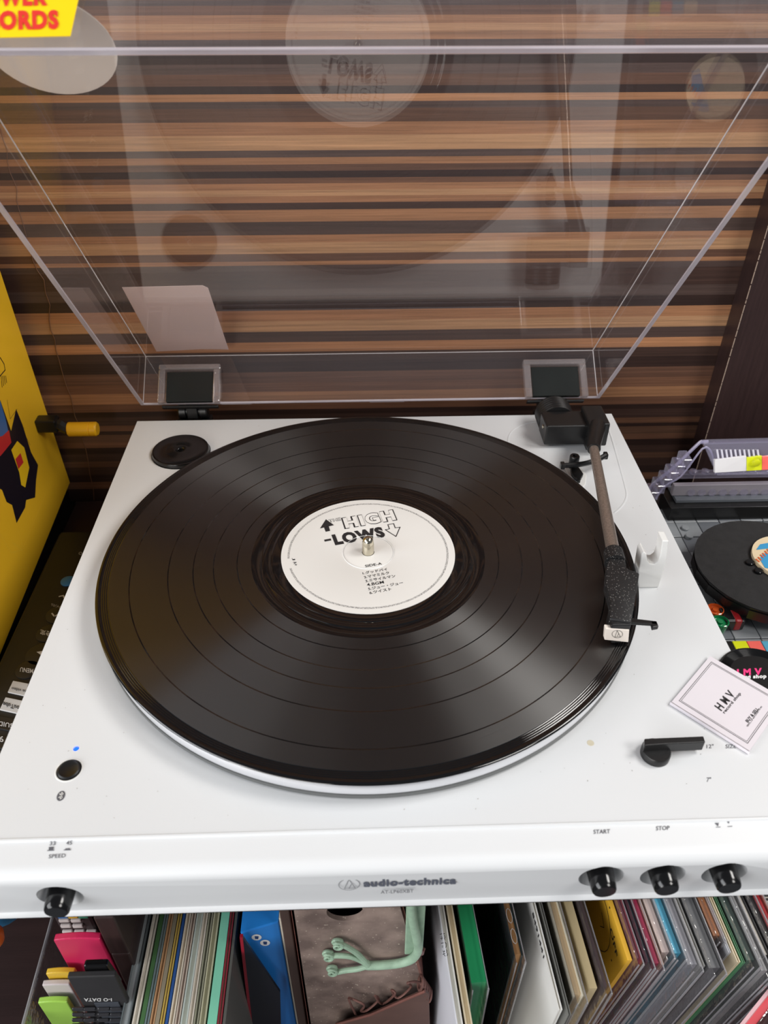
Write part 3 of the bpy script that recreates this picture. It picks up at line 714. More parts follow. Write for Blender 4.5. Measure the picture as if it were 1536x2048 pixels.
# moulded grooves and printed side art (plain geometric stand-in)
GRV = mat('pale_yellow_ridge', (238, 196, 60), .3)
def ys_(pts, wd, m, nm, lift=.00012, closed=False): return flat(stroke([yp(*q) for q in pts], wd, (1, 0, 0), closed), m, sd, nm, (1, 0, 0), lift)
ys_([(0, 1068), (22, 1105), (45, 1100)], .0004, GRV, 'moulded_line'); ys_([(25, 1085), (45, 1100)], .0004, GRV, 'moulded_line')
ys_([(14, 985), (46, 1095), (92, 985)], .0004, GRV, 'moulded_line'); ys_([(52, 1125), (60, 1145)], .0004, GRV, 'moulded_line')
AB = mat('dark_print', (28, 24, 34), .3); BL = mat('blue_print', (60, 104, 160), .3); RD = mat('red_print', (196, 48, 50), .3); AM = mat('amber_print', (238, 196, 34), .3)
def yf(polys, m, nm='side_print', lift=.00012): return flat([[yp(*q) for q in p] for p in polys], m, sd, nm, (1, 0, 0), lift)
yf([[(-40, 870), (0, 800), (22, 862), (32, 818), (45, 850), (62, 905), (76, 930), (72, 960), (70, 995), (52, 1000), (50, 1015), (33, 1046), (24, 1010), (13, 1004), (4, 980), (-30, 960)]], AB)
yf([[(-20, 790), (0, 802), (10, 835), (16, 862), (4, 876), (-20, 880)]], BL, lift=.0002)
yf([[(-20, 878), (4, 872), (17, 860), (22, 885), (10, 900), (0, 912), (-20, 915)]], RD, lift=.0003)
yf([[(22, 900), (34, 882), (48, 895), (58, 935), (50, 975), (42, 970), (38, 945)]], AM, lift=.0002)
yf([[(30, 918), (40, 906), (46, 925), (36, 938)]], RD, lift=.0004)
ys_([(0, 715), (8, 728), (10, 740), (0, 752)], .0008, AB, 'side_print'); 
for i in range(4): ys_([(2+i*3, 752), (4+i*3, 774-i*3)], .0007, AB, 'side_print')
ys_([(14, 800), (20, 838), (34, 818)], .0003, AB, 'side_print'); ys_([(48, 855), (46, 862), (60, 890)], .0003, AB, 'side_print')
# crank
cp = yp(76, 848); cy = cp.y
def cq(u, v): return at(u, v, 1, cy)
e1 = cq(116, 843)
obj('crank_axle', box(XY-.0005, e1.x, cy-.0052, cy+.0052, cp.z-.0054, cp.z+.0054, .0014, 2), BLACK, arc)
h0, h1 = cq(138, 856), cq(197, 856)
obj('crank_arm', tube([Vector((e1.x-.004, cy, cp.z)), Vector((e1.x+.002, cy-.001, cp.z-.001)), Vector((h0.x, cy-.002, h0.z))], [.0048, .0046, .0044], 8), BLACK, arc)
obj('crank_grip', lathe([(0, 0), (.0050, 0), (.0056, .0006), (.0056, h1.x-h0.x-.0062), (.0052, h1.x-h0.x-.0058), (.0056, h1.x-h0.x-.0054), (.0056, h1.x-h0.x-.0012), (.0046, h1.x-h0.x), (0, h1.x-h0.x)], 28, (h0.x, cy-.002, h0.z), 'X'), mat('yellow_grip', (238, 180, 30), .35, var=.03), arc, True)

# ------------------------------------------------------------------ remote control, left
RZ = -.086; rx0, rx1 = -.2445, -.1960
rem = empty('remote_control', (-.22, .04, ZB), 'long black television remote control lying left of the record player', 'remote control')
obj('case', box(rx0, rx1, -.085, .150, ZB, RZ, .004, 3), mat('black_remote_case', (24, 25, 27), .5, var=.15, bump=.1), rem, True)
def rp_(u, v): return at(u, v, 2, RZ)
def rbtn(pts, m, hh=.0010, bv=.0003): return obj('button', prism([rp_(*q) for q in pts], (0, 0, hh), bv), m, rem)
def rdisc(u, v, r, m, hh=.0010, nm='button'):
    c = rp_(u, v); return obj(nm, lathe([(0, -.0004), (r, -.0004), (r, hh*.7), (r*.9, hh), (0, hh)], 28, (c.x, c.y, RZ)), m, rem, True)
RB = mat('black_button', (30, 31, 34), .4); RW = mat('white_button', (214, 214, 214), .45); RBL = mat('blue_button', (50, 120, 180), .4); RI = mat('pale_print', (205, 205, 205), .5)
rdisc(136, 1163, .0052, RBL); rdisc(117, 1230, .0085, RB); rdisc(96, 1268, .0078, RB); rdisc(84, 1310, .0105, RB); rdisc(56, 1340, .0078, RB)
rbtn([(27, 1363), (58, 1369), (52, 1394), (16, 1386)], RW); rbtn([(12, 1396), (46, 1403), (36, 1429), (0, 1421)], RW)
rbtn([(-8, 1432), (32, 1440), (22, 1464), (-16, 1456)], RB); rbtn([(-20, 1470), (18, 1476), (8, 1500), (-30, 1492)], RB)
def rtx(s, u0, v0, u1, v1, hgt, m=RI, bold=.02, z=.0012):
    # printed upside down as seen from here
    p0, p1 = at(u0, v0, 2, RZ+z), at(u1, v1, 2, RZ+z); du = (v1-v0)*.5
    text(s, p0, p1, at(u0-1, v0+hgt, 2, RZ+z)-p0, m, rem, bold=bold)
rtx('MENU', 67, 1338, 41, 1334.5, 9); rtx('YouTube', 46, 1414, 6.5, 1403, 9, INKD); rtx('prime video', 66, 1381, 24, 1372, 8, INKD, .01); rtx('GUIDE', 30, 1448, -10, 1441, 9); rtx('9', 8, 1473, -1, 1471.5, 12)
rtx('決定', 103, 1264, 81, 1259, 10, bold=.02); rtx('チャンネル', 122, 1212, 103, 1206, 6, bold=.0)
flat([[at(u, v, 2, RZ+.0012) for u, v in p] for p in ([(86, 1302), (73, 1304), (86, 1313)],)], RI, rem, 'printed_mark')
flat(stroke([at(u, v, 2, RZ+.0012) for u, v in ((104, 1227), (109, 1233), (116, 1229))], .001, (0, 0, 1)), RI, rem, 'printed_mark')
flat(stroke([at(u, v, 2, RZ+.0002) for u, v in ((119, 1195), (127, 1193), (130, 1199))], .001, (0, 0, 1)), RI, rem, 'printed_mark', lift=.001)
flat(stroke([at(161+3*math.cos(a), 1107+2.5*math.sin(a), 2, RZ) for a in [i*PI/5 for i in range(10)]], .0005, (0, 0, 1), True), RI, rem, 'printed_mark')

# ------------------------------------------------------------------ toy brick record player, right
LZ = -.040
lg = empty('toy_brick_player', (.30, .03, ZB), 'toy record player made of grey and black bricks with a clear lid', 'toy')
GR = mat('grey_brick', (138, 142, 146), .3, var=.03); GRD = mat('dark_grey_brick', (104, 108, 114), .35, var=.03); BK = mat('black_brick', (18, 17, 18), .3, var=.1)
lx0 = .2030
obj('body', box(lx0+.004, .44, -.060, .125, ZB, LZ-.0060), BK, lg)
# top plates, tile by tile
ycs = [.120, .104, .088, .072, .056, .040, .024, .008, -.008, -.024, -.040]
tl = [x for x in (lx0+.004, .219, .235, .251, .267, .283, .299, .315)]
lg_t = 0
for j in range(len(ycs)-1):
    for i in range(len(tl)-1):
        if math.hypot((tl[i]+tl[i+1])/2-.302, (ycs[j]+ycs[j+1])/2-.040) < .055: continue
        if j == 0: continue
        gm = GR if (i+j) % 4 else GRD
        obj('tile', box(tl[i]+.0002, tl[i+1]-.0002, ycs[j+1]+.0002, ycs[j]-.0002, LZ-.0060, LZ-(.0006 if (i*3+j) % 3 == 0 else 0), .0003, 1), gm, lg)
for (u, v) in ((1370, 1058), (1378, 1074)):
    c = at(u, v, 2, LZ); obj('stud', lathe([(0, -.001), (.0026, -.001), (.0026, .0014), (.0023, .0017), (0, .0017)], 24, (c.x, c.y, LZ)), GR, lg, True)
# black platter with its label
pts3 = [at(1388, 1104, 2, -.022), at(1445, 1045, 2, -.022), at(1475, 1202, 2, -.022)]
def circ3(a, b, c):
    ax, ay, bx, by, cx_, cy_ = a.x, a.y, b.x, b.y, c.x, c.y
    D = 2*(ax*(by-cy_)+bx*(cy_-ay)+cx_*(ay-by))
    ux = ((ax*ax+ay*ay)*(by-cy_)+(bx*bx+by*by)*(cy_-ay)+(cx_*cx_+cy_*cy_)*(ay-by))/D
    uy = ((ax*ax+ay*ay)*(cx_-bx)+(bx*bx+by*by)*(ax-cx_)+(cx_*cx_+cy_*cy_)*(bx-ax))/D
    return ux, uy, math.hypot(ax-ux, ay-uy)
px, py, pr_ = circ3(*pts3)
print('toy platter', px, py, pr_)
FELT = mat('black_felt', (30, 29, 30), .85, var=.3, scale=200, bump=.4, bscale=900)
obj('platter', lathe([(0, LZ+.0004), (pr_*.6, LZ+.0004), (pr_*.6, -.0315), (pr_, -.0315), (pr_, -.0250), (pr_*.985, -.0250), (pr_*.985, -.0235), (0, -.0235)], 20, (px, py, 0)), BK, lg)
obj('felt_mat', lathe([(0, -.0233), (pr_*.99, -.0233), (pr_*.995, -.0222), (0, -.0222)], 40, (px, py, 0)), FELT, lg)
lc = at(1577, 1117, 2, -.020)
lr = (at(1508, 1117, 2, -.020)-lc).length
bmL = obj('toy_label', lathe([(0, -.0221), (lr, -.0221), (lr, -.0195), (0, -.0195)], 48, (lc.x, lc.y, 0)), mat('cream_tile', (225, 205, 170), .3), lg)
def lq(u, v): return at(u, v, 2, -.0195)
SKY = mat('sky_blue_print', (60, 150, 200), .35); ORG = mat('orange_print', (214, 96, 44), .4)
flat([[lq(1512, 1100), (lq(1520, 1089)), lq(1537, 1086), lq(1550, 1086), lq(1550, 1096), lq(1530, 1098)], [lq(1519, 1118), lq(1526, 1108), lq(1550, 1104), lq(1550, 1140), lq(1530, 1136)]], SKY, bmL, 'printed_mark', lift=.0002)
flat(sum([stroke([lq(1512+i*4.5, 1119-i*4+dv_), lq(1518+i*4.0, 1124-i*4+dv_)], .0010, (0, 0, 1)) for i, dv_ in enumerate((0, .5, -.5, .3, 0, .4))], []), ORG, bmL, 'printed_mark', lift=.0004)
for u, v in ((1499, 1127), (1516, 1144)):
    c = at(u, v, 2, -.0222); obj('stud', lathe([(0, 0), (.0026, 0), (.0026, .0014), (.0022, .0018), (0, .0018)], 20, (c.x, c.y, -.0222)), BLACKG, lg, True)
# back wall of the toy and coloured stripe
yb0 = at(1400, 1040, 2, LZ).y
obj('rear_wall', box(at(1336, 1040, 1, yb0).x, .44, yb0, yb0+.022, LZ-.006, -.0290, .0005), BK, lg)
obj('rear_rail', box(at(1334, 1000, 1, yb0+.02).x, .44, yb0+.006, yb0+.024, -.0290, -.0265, .0003), GRD, lg)
STR = [('black', (20, 20, 20), 1449, 1463), ('lime', (215, 222, 30), 1463, 1492), ('coral', (245, 108, 98), 1492, 1521), ('aqua', (90, 165, 195), 1521, 1551), ('cream', (230, 225, 210), 1551, 1585)]
for nme, cc_, u0, u1 in STR:
    a, b2 = at(u0, 1281, 2, LZ), at(u1, 1281, 2, LZ); yv = at(1490, 1300, 2, LZ).y
    obj('coloured_tile', box(a.x+.0001, b2.x-.0001, yv-.0020, a.y-.0003, LZ-.006, LZ, .0003, 1), mat(nme+'_tile', cc_, .3), lg)
# round coloured pieces and a knob
for u, v, cc_, nm in ((1431, 1219, (196, 84, 34), 'amber'), (1441, 1243, (18, 120, 70), 'green')):
    c = at(u, v, 2, LZ+.008)
    obj('round_lamp', lathe([(0, LZ), (.0040, LZ), (.0046, LZ+.004), (.0050, LZ+.0085), (.0044, LZ+.0088), (.0040, LZ+.0070), (.0018, LZ+.0070), (.0016, LZ+.0082), (0, LZ+.0082)], 28, (c.x, c.y, 0)), mat(nm+'_clear_piece', cc_, .12, coat=.5), lg, True)
c = at(1465, 1228, 2, LZ+.008)
obj('switch_block', box(c.x-.0062, c.x+.0062, c.y-.0065, c.y+.0060, LZ, LZ+.0085, .0015, 3), BK, lg)
obj('red_band', box(c.x-.0008, c.x+.0040, c.y-.0068, c.y+.0055, LZ+.0004, LZ+.0089, .0012, 3), mat('dark_red_piece', (150, 28, 34), .3), lg)
# clear lid, opened, of the toy: sloping side cheek, crown, ribbed top, white strip
LAV = clear('lavender_clear_plastic', (.93, .92, .97), .14, .02, .12, (205, 200, 225))
LAVE = clear('lavender_thick_edge', (.88, .86, .95), .45, .05, .2, (205, 200, 230))
ly = yb0+.012
def lq2(u, v, y): return at(u, v, 1, y)
lid = [(1296, 985), (1306, 968), (1345, 937), (1396, 888), (1404, 884), (1416, 883)]
A = [lq2(u, v, ly) for u, v in lid]
bm = tube(smoothpath(A, 4), .0012, 10, flat=.9); bm2 = None
A2_ = [lq2(u, v, ly-.004) for u, v in [(1312, 997), (1330, 972), (1362, 952), (1398, 905), (1408, 896), (1416, 896), (1424, 908), (1430, 935), (1432, 947)]]
tube(smoothpath(A2_, 4), .0007, 8, bm)
obj('lid_arch', bm, LAVE, lg, True)
# sheet of the top
q0, q1 = lq2(1404, 884, ly), lq2(1640, 878, ly); s0, s1 = lq2(1432, 948, ly-.012), lq2(1640, 944, ly-.012)
obj('lid_sheet', hexa([q0, q1, s1, s0, q0+Vector((0, -.0022, .0004)), q1+Vector((0, -.0022, .0004)), s1+Vector((0, -.0022, .0004)), s0+Vector((0, -.0022, .0004))]), LAV, lg)
q2_, q3_ = lq2(1404, 884, ly+.003), lq2(1640, 878, ly+.003)
obj('lid_crown', tube([q2_, q3_], .0018, 10), LAV, lg, True)
z0_ = lq2(1345, 937, ly+.006); z1_ = lq2(1640, 930, ly+.006)
obj('stud_rail', box(z0_.x, z1_.x, ly+.004, ly+.010, z0_.z-.008, z0_.z-.004, .0005), LAV, lg)
for i in range(9):
    u = 1366+i*24
    c = lq2(u, 942, ly+.004); obj('clear_stud', lathe([(0, 0), (.0028, 0), (.0028, .002), (.0020, .0024), (0, .0024)], 16, (c.x, ly+.006, z0_.z-.004)), LAV, lg, True)
# cheek bricks
for i in range(6):
    u, v = 1306+i*13, 985-i*13
    c = lq2(u, v, ly-.006); obj('cheek_brick', box(c.x-.0030, c.x+.0030, ly-.010, ly+.002, c.z-.0042, c.z+.0028, .0005, 1), LAV, lg)
z0_ = lq2(1345, 980, ly); z1_ = lq2(1640, 975, ly)
obj('lower_rail', box(z0_.x, z1_.x, ly-.001, ly+.003, z0_.z-.0045, z0_.z+.0045, .0004), mat('cloudy_plastic', (150, 144, 150), .3), lg)
for i in range(10):
    c = lq2(1382+i*21, 984, ly-.001); obj('clear_stud', lathe([(0, 0), (.0027, 0), (.0027, .0016), (0, .0016)], 16, (c.x, ly-.0022, c.z), 'Y'), LAV, lg, True)
# ribs and the white / coloured strip
for i in range(10):
    u = 1435+i*9.0
    a, b2 = lq2(u-1, 899, ly-.006), lq2(u+2, 918, ly-.010)
    obj('rib', tube([a, b2], .0007, 6), mat('frosted_rib', (205, 202, 215), .2), lg)
def strip(u0, u1, m, nm='strip_tile'):
    dy = -.0145
    p = [lq2(u0, 946-(u0-1430)*.06, ly+dy), lq2(u1, 946-(u1-1430)*.06, ly+dy), lq2(u1, 913-(u1-1430)*.02, ly+dy+.004), lq2(u0, 919-(u0-1430)*.06, ly+dy+.004)]
    return obj(nm, prism(p, (0, .0025, -.001), .0003), m, lg)
strip(1430, 1493, mat('white_brick', (222, 220, 222), .3)); yt = strip(1493.4, 1524, mat('lime_tile', (215, 222, 30), .3)); strip(1524.4, 1560, mat('coral_tile', (245, 108, 98), .3)); strip(1560.4, 1600, mat('aqua_tile', (90, 165, 195), .3))
c = lq2(1511, 924, ly-.0145+.0015); obj('stud', lathe([(0, 0), (.0028, 0), (.0028, -.0016), (.0022, -.002), (0, -.002)], 24, (c.x, c.y, c.z), 'Y'), mat('lime_tile', (215, 222, 30), .3), lg, True)

# ------------------------------------------------------------------ record sleeves below, right of the metal box
ZT = -.135
PLASTIC = clear('loose_clear_bag', (.96, .96, .96), .035, .08, .14, (210, 208, 212), crumple=.6)
PLSEAM = clear('bag_seam', (.75, .75, .77), .32, .1, .15, (225, 224, 228))
PAGE = mat('grey_board', (196, 186, 168), .7, var=.05)
DIR = Vector((-.0715, 1, 0)).normalized()
FEET = [None]; PREV = [None]
def sleeve(u_top, corner_v, th, col, label, group, lean='auto', rough=.4, name='record_sleeve', edge=None, bag=False, face_col=None, dirv=None, ztop=ZT, deep=.305, paper=None):
    """one record sleeve standing in the shelf: its right top edge passes pixel column u_top just under the player"""
    d = dirv or DIR
    p = at(u_top, 1800-(u_top-900)*.0335+0, 2, ztop); t = (at(700, corner_v, 2, ztop).y-p.y)/d.y; Cn = p+d*t
    xn = Cn.x-d.x/d.y*Cn.y
    if PREV[0] is not None and u_top > 870:
        th = max(.0006, min(th, (xn-PREV[0])*.985-.0009))
    PREV[0] = xn
    if lean == 'auto':
        foot = FEET[0]+th+.0009; lean = math.degrees(math.asin(max(-.02, min(.2, (xn-foot)/.3135))))
        FEET[0] = xn-.3135*math.sin(math.radians(lean))
    a = math.radians(lean); wv = Vector((-math.sin(a), 0, -math.cos(a))); nv = Vector((-math.cos(a), 0, math.sin(a)))
    nv = (nv-d*nv.dot(d)).normalized()
    hh = (ztop+.4496)/math.cos(a)-.0005-max(0, th*math.tan(a)); hh = min(hh, .3135)
    o = empty(name, Cn+wv*hh, label, 'record sleeve', group)
    m = mat(name+'_%d_%d_%d' % tuple(col), col, rough, var=.05, scale=20, coat=.2)
    D = deep
    def bx(c, n0, n1, d0, d1, w0, w1):
        q = lambda i, j, k: c+nv*i+d*j+wv*k
        return hexa([q(n0, d0, w1), q(n1, d0, w1), q(n1, d1, w1), q(n0, d1, w1), q(n0, d0, w0), q(n1, d0, w0), q(n1, d1, w0), q(n0, d1, w0)])
    if edge is None: obj('cover', bx(Cn, 0, th, 0, D, 0, hh), m, o)
    else:
        k = min(.0007, th*.3)
        obj('front_cover', bx(Cn, th-k, th, 0, D, 0, hh), mat(name+'_f_%d_%d_%d' % tuple(face_col or col), face_col or col, rough, var=.04, scale=20, coat=.2), o)
        obj('back_cover', bx(Cn, 0, k, 0, D, 0, hh), m, o)
        obj('inner_pages', bx(Cn, k, th-k, .0012, D-.002, .0010, hh-.001), mat('page_%d_%d_%d' % tuple(edge), edge, .7, var=.12, scale=30, stretch=(300, 1, 1)), o)
    if bag:
        e = .0002
        bmb = bx(Cn, -e, 0, -.0045, D, -.0035, hh); me_ = bx(Cn, th, th+e, -.0045, D, -.0035, hh); merge(bmb, me_)
        obj('clear_bag', bmb, PLASTIC, o)
        bs = bx(Cn, -e, e, -.0048, D, -.0042, -.0034); merge(bs, bx(Cn, -e*2, e*2, -.0052, -.0044, -.0035, hh*.6)); merge(bs, bx(Cn, th-e, th+e, -.0052, -.0046, -.0035, hh*.6))
        obj('bag_seam', bs, PLSEAM, o)
    if FEET[0] is None or lean in (0, 1): FEET[0] = xn-.3135*math.sin(a)
    return o, Cn, d, wv, nv
GRPR = 'record sleeves leaning in the shelf under the player'
def s_text(R, s, a0, a1, n0, hgt, m, bold=.02, flip=False):
    o, Cn, d, wv, nv = R
    # along the top edge, read towards the back or the front
    p0, p1 = Cn+d*a0+nv*n0, Cn+d*a1+nv*n0
    if flip: text(s, p1, p0, -nv*hgt, m, o, bold=bold, lift=.0002)
    else: text(s, p0, p1, nv*hgt, m, o, bold=bold, lift=.0002)
# middle sleeves, nearly upright
GRPM = 'record sleeves between the metal box and the leaning row'
DM = Vector((-.05, 1, 0)).normalized()
Rm = sleeve(886, 2090, .0034, (232, 230, 224), 'white sleeve with handwriting on its edge beside the metal box', GRPM, lean=0, edge=(216, 214, 204), dirv=DIR, face_col=(236, 236, 244))
o, Cn, d, wv, nv = Rm
text('はじめ', Cn+d*.052+nv*.0018, Cn+d*.040+nv*.0018, nv*.003, INKD, o, bold=.0, lift=.0002)
sleeve(903, 2090, .0036, (226, 212, 184), 'cream sleeve left of the glossy green one', GRPM, lean=0, edge=(214, 196, 160), dirv=DIR)
R_g = sleeve(941, 1972, .0082, (44, 150, 96), 'glossy green record sleeve in a clear bag', GRPM, lean=0, rough=.2, bag=True, dirv=DIR)
R_b = sleeve(1019, 1922, .0048, (36, 48, 50), 'dark teal box sleeve with tan edge standing alone in the dark gap', GRPM, lean=1, rough=.25, edge=(190, 140, 92), bag=True, dirv=DIR)
o, Cn, d, wv, nv = R_b
for k_ in range(3):
    a = .006+k_*.011; flat(stroke([Cn+d*(a+.004+.004*math.cos(t_))+nv*(.0024+.0015*math.sin(t_)) for t_ in [i*PI/5 for i in range(10)]], .0003, (0, 0, 1), True), RI, o, 'printed_letter', (0, 0, 1), .0003)

R_w = sleeve(1068, 2034, .0022, (246, 244, 240), 'white record sleeve with a number printed along its edge', GRPR, edge=(224, 220, 208), lean='auto')
o, Cn, d, wv, nv = R_w
text('8491441', Cn+d*.050+wv*.0035+nv*.00225, Cn+d*.026+wv*.0035+nv*.00225, -wv*.003, INKD, o, bold=.02, lift=.0002)
sleeve(1081, 2045, .0016, (120, 120, 116), 'thin grey record sleeve between the white one and the thick cream one', GRPR, edge=(205, 200, 188))
sleeve(1112, 2007, .0052, (250, 240, 218), 'thick cream record sleeve showing pale wooden coloured layers on its edge', GRPR, edge=(222, 196, 158), bag=True)
R_s = sleeve(1141, 1993, .0040, (220, 200, 156), 'tan record sleeve with STEREO printed along its edge', GRPR, bag=False)
s_text(R_s, 'STEREO  EAS-80800', .052, .006, .0010, .0021, INKD, .02, flip=False)
sleeve(1160, 1990, .0030, (98, 82, 84), 'plum brown record sleeve in a clear bag left of the orange one', GRPR, bag=True)
R_o = sleeve(1221, 1939, .0026, (252, 192, 62), 'bright orange record sleeve with OFF and a dial printed on its face', GRPR, rough=.35)
o, Cn, d, wv, nv = R_o
def of(a, b, k=.0026): return Cn+d*a+wv*b+nv*(k+.00015)
text('OFF', of(.020, .009), of(.0065, .0125), (of(.020, .0060)-of(.020, .009)), INKD, o, bold=.01)
flat(stroke([of(.034+.020*math.cos(a), .020+.016*math.sin(a)) for a in [PI*.55+i*PI*.09 for i in range(16)]], .0004, nv), INKD, o, 'printed_dial', nv, .0001)
for a in (.2, .7, 1.3, 2.0, 2.6): flat([[of(.034+.026*math.cos(a+PI*.6)+.0006*math.cos(k_), .020+.020*math.sin(a+PI*.6)+.0006*math.sin(k_)) for k_ in [i*PI/4 for i in range(8)]]], INKD, o, 'printed_dot', nv, .0001)
flat(stroke([of(.031, .0125), of(.024, .0125+.003), of(.027, .020)], .0004, nv), INKD, o, 'printed_dial', nv, .0001)
specs = [(1234, 1935, .0030, (128, 74, 88), 'dull plum record sleeve right beside the orange one', True), (1241, 1942, .0012, (190, 30, 70), 'very thin red record sleeve between the plum and navy ones', False),
         (1252, 1944, .0024, (36, 48, 64), 'dark navy record sleeve beside the crimson one', True), (1268, 1947, .0030, (176, 24, 78), 'crimson pink record sleeve beside the navy one', True),
         (1277, 1950, .0018, (206, 176, 160), 'thin beige record sleeve right beside the crimson one', False), (1295, 1925, .0038, (226, 208, 204), 'thick pale pink record sleeve left of the blue one', True),
         (1316, 1928, .0040, (76, 170, 204), 'sky blue record sleeve beside the pale pink one', True), (1338, 1952, .0042, (142, 142, 150), 'silver grey record sleeve right beside the sky blue one', True),
         (1352, 1956, .0026, (150, 150, 148), 'thin ash grey record sleeve left of the dark one with number print', False), (1378, 1960, .0048, (88, 90, 94), 'thick dark grey record sleeve with a number on its edge', True),
         (1386, 1962, .0012, (58, 56, 58), 'charcoal record sleeve left of the orange-brown one', False), (1402, 1895, .0028, (178, 112, 66), 'orange brown record sleeve in a crumpled clear bag', True),
         (1410, 1930, .0014, (196, 198, 204), 'thin silver record sleeve beside the orange brown one', False), (1420, 1950, .0020, (214, 200, 170), 'cream record sleeve left of the green edged one', False),
         (1428, 1952, .0014, (80, 134, 96), 'green edged record sleeve beside the cream one', False), (1447, 1947, .0036, (54, 72, 68), 'dark green grey record sleeve in a clear bag', True),
         (1462, 1969, .0030, (170, 170, 172), 'light grey record sleeve before the black ones', True), (1480, 1940, .0036, (42, 42, 46), 'black record sleeve nearest the light grey one', False),
         (1496, 1965, .0030, (56, 54, 56), 'black record sleeve left of the bright red one', True), (1512, 1955, .0028, (206, 24, 40), 'bright red record sleeve in the row under the player', True),
         (1534, 1950, .0040, (150, 110, 92), 'mottled brown record sleeve right of the bright red one', False), (1556, 1950, .0040, (60, 40, 44), 'dark maroon record sleeve at the right end', False)]
pu = 1221
for u, cvv, th, cc_, lb, bg in specs:
    th = .02
    Rr = sleeve(u, cvv, th, cc_, lb, GRPR, bag=bg, edge=None if bg or th < .002 else (206, 200, 190))
    if lb.startswith('thick dark grey'): s_text(Rr, 'S0096', .022, .006, .0012, .0026, RI, .04)
    if lb.startswith('mottled'): s_text(Rr, 'SONIC', .050, .026, .0008, .0026, INKD, .04)
# red one lying in front at the right corner
c = at(1505, 2030, 2, -.16)
rs_ = empty('record_sleeve', (c.x+.03, c.y-.01, -.4496), 'red record sleeve in pink edged plastic at the bottom right corner', 'record sleeve', GRPR)
P0 = [at(1470, 2060, 2, -.150), at(1545, 1966, 2, -.150)]
dd = (P0[1]-P0[0]).normalized(); 
q0 = P0[0]-dd*.06; q1 = P0[1]; nn_ = Vector((dd.y, -dd.x, 0))
def slab(k0, k1, ztp, m, nm):
    a, b2 = q0+nn_*k0, q1+nn_*k0; c2, d2 = q1+nn_*k1, q0+nn_*k1; f = lambda p, z_: Vector((p.x, p.y, z_))
    return obj(nm, hexa([f(a, -.4496)+nn_*.03, f(b2, -.4496)+nn_*.03, f(c2, -.4496)+nn_*.03, f(d2, -.4496)+nn_*.03, f(a, ztp), f(b2, ztp), f(c2, ztp), f(d2, ztp)]), m, rs_)
slab(0, .0016, -.150, mat('pink_edge', (214, 170, 176), .4), 'edge_strip'); slab(.0018, .0052, -.153, mat('red_cover', (206, 40, 58), .35), 'cover'); slab(.0054, .0060, -.150, PLASTIC, 'clear_bag')

# left sleeves: thin, close packed, bright
GRPL = 'thin record sleeves packed left of the blue box'
DL = Vector((0.0, 1, 0))
left = [(303, .0046, (96, 104, 106), 'grey translucent bagged sleeve at the left end of the packed row', (150, 156, 158)), (319, .0030, (220, 214, 200), 'cream sleeve left of the dark green edged one', (214, 208, 196)), (330, .0022, (74, 112, 70), 'dark green edged thin sleeve', None),
        (339, .0022, (120, 138, 140), 'pale blue grey thin sleeve beside the green one', (160, 166, 160)), (349, .0024, (190, 150, 112), 'brownish thin sleeve with a torn corner', (176, 140, 100)), (357, .0020, (150, 140, 120), 'taupe thin sleeve left of the yellow lined one', None),
        (366, .0020, (204, 176, 92), 'yellow lined thin sleeve beside the blue lined one', (190, 176, 130)), (373, .0014, (48, 86, 150), 'blue lined very thin sleeve', None), (384, .0026, (224, 214, 196), 'cream thin sleeve right beside the blue lined one', (206, 192, 172)),
        (394, .0024, (196, 182, 168), 'beige thin sleeve left of the pale green grey one', (170, 150, 140)), (408, .0034, (192, 202, 196), 'pale green grey sleeve in the packed row', (200, 204, 192)), (418, .0026, (212, 204, 190), 'off-white sleeve with faint print along its edge', (220, 212, 198)),
        (428, .0024, (150, 150, 130), 'olive grey thin sleeve left of the mint one', (120, 120, 104)), (441, .0032, (186, 184, 156), 'khaki thin sleeve right beside the olive grey one', (170, 168, 140)), (461, .0046, (130, 206, 176), 'mint green sleeve in the packed row', None),
        (470, .0022, (140, 50, 60), 'dark red sleeve with beige edge beside the mint one', (170, 150, 130)), (477, .0014, (90, 90, 86), 'thin charcoal sleeve touching the blue box', None)]
PREV[0] = None
for u, th, cc_, lb, ed_ in left:
    # even spacing at the top edge just under the player
    p = at(u, 1826, 2, ZT)
    sleeve(u, 2092, th, cc_, lb, GRPL, lean=0, edge=ed_, dirv=DL, deep=.3)

# blue box
BLU = mat('bright_blue_card', (40, 130, 215), .3, var=.05); BLD = mat('deep_blue_card', (16, 60, 120), .3, var=.08)
b0, b1 = at(481, 1866, 2, -.125), at(557, 1843, 2, -.125)
bb = empty('blue_box', (b0.x+.01, b0.y+.05, -.4496), 'bright blue cardboard box with two round white emblems', 'box')
dv = Vector((0, 1, 0))
def bz_(p, z_, y_=0): return Vector((p.x, p.y+y_, z_))
obj('front_side', hexa([bz_(b0, -.4496), bz_(b1, -.4496), bz_(b1, -.4496, .14), bz_(b0, -.4496, .14), bz_(b0, -.1255), bz_(b1, -.1255), bz_(b1, -.1255, .14), bz_(b0, -.1255, .14)], .0006), BLU, bb)
obj('lid', hexa([bz_(b0, -.1253), bz_(b1, -.1253), bz_(b1, -.1253, .14), bz_(b0, -.1253, .14), bz_(b0, -.1245), bz_(b1, -.1245), bz_(b1, -.1245, .14), bz_(b0, -.1245, .14)], .0003), BLU, bb)
nrm = (b1-b0).cross(Vector((0, 0, 1))).normalized()
def bfp(u, v):
    d = RM @ Vector(((u-768)/FPX, (1024-v)/FPX, -1)); return CAM+d*((b0-CAM).dot(nrm)/d.dot(nrm))
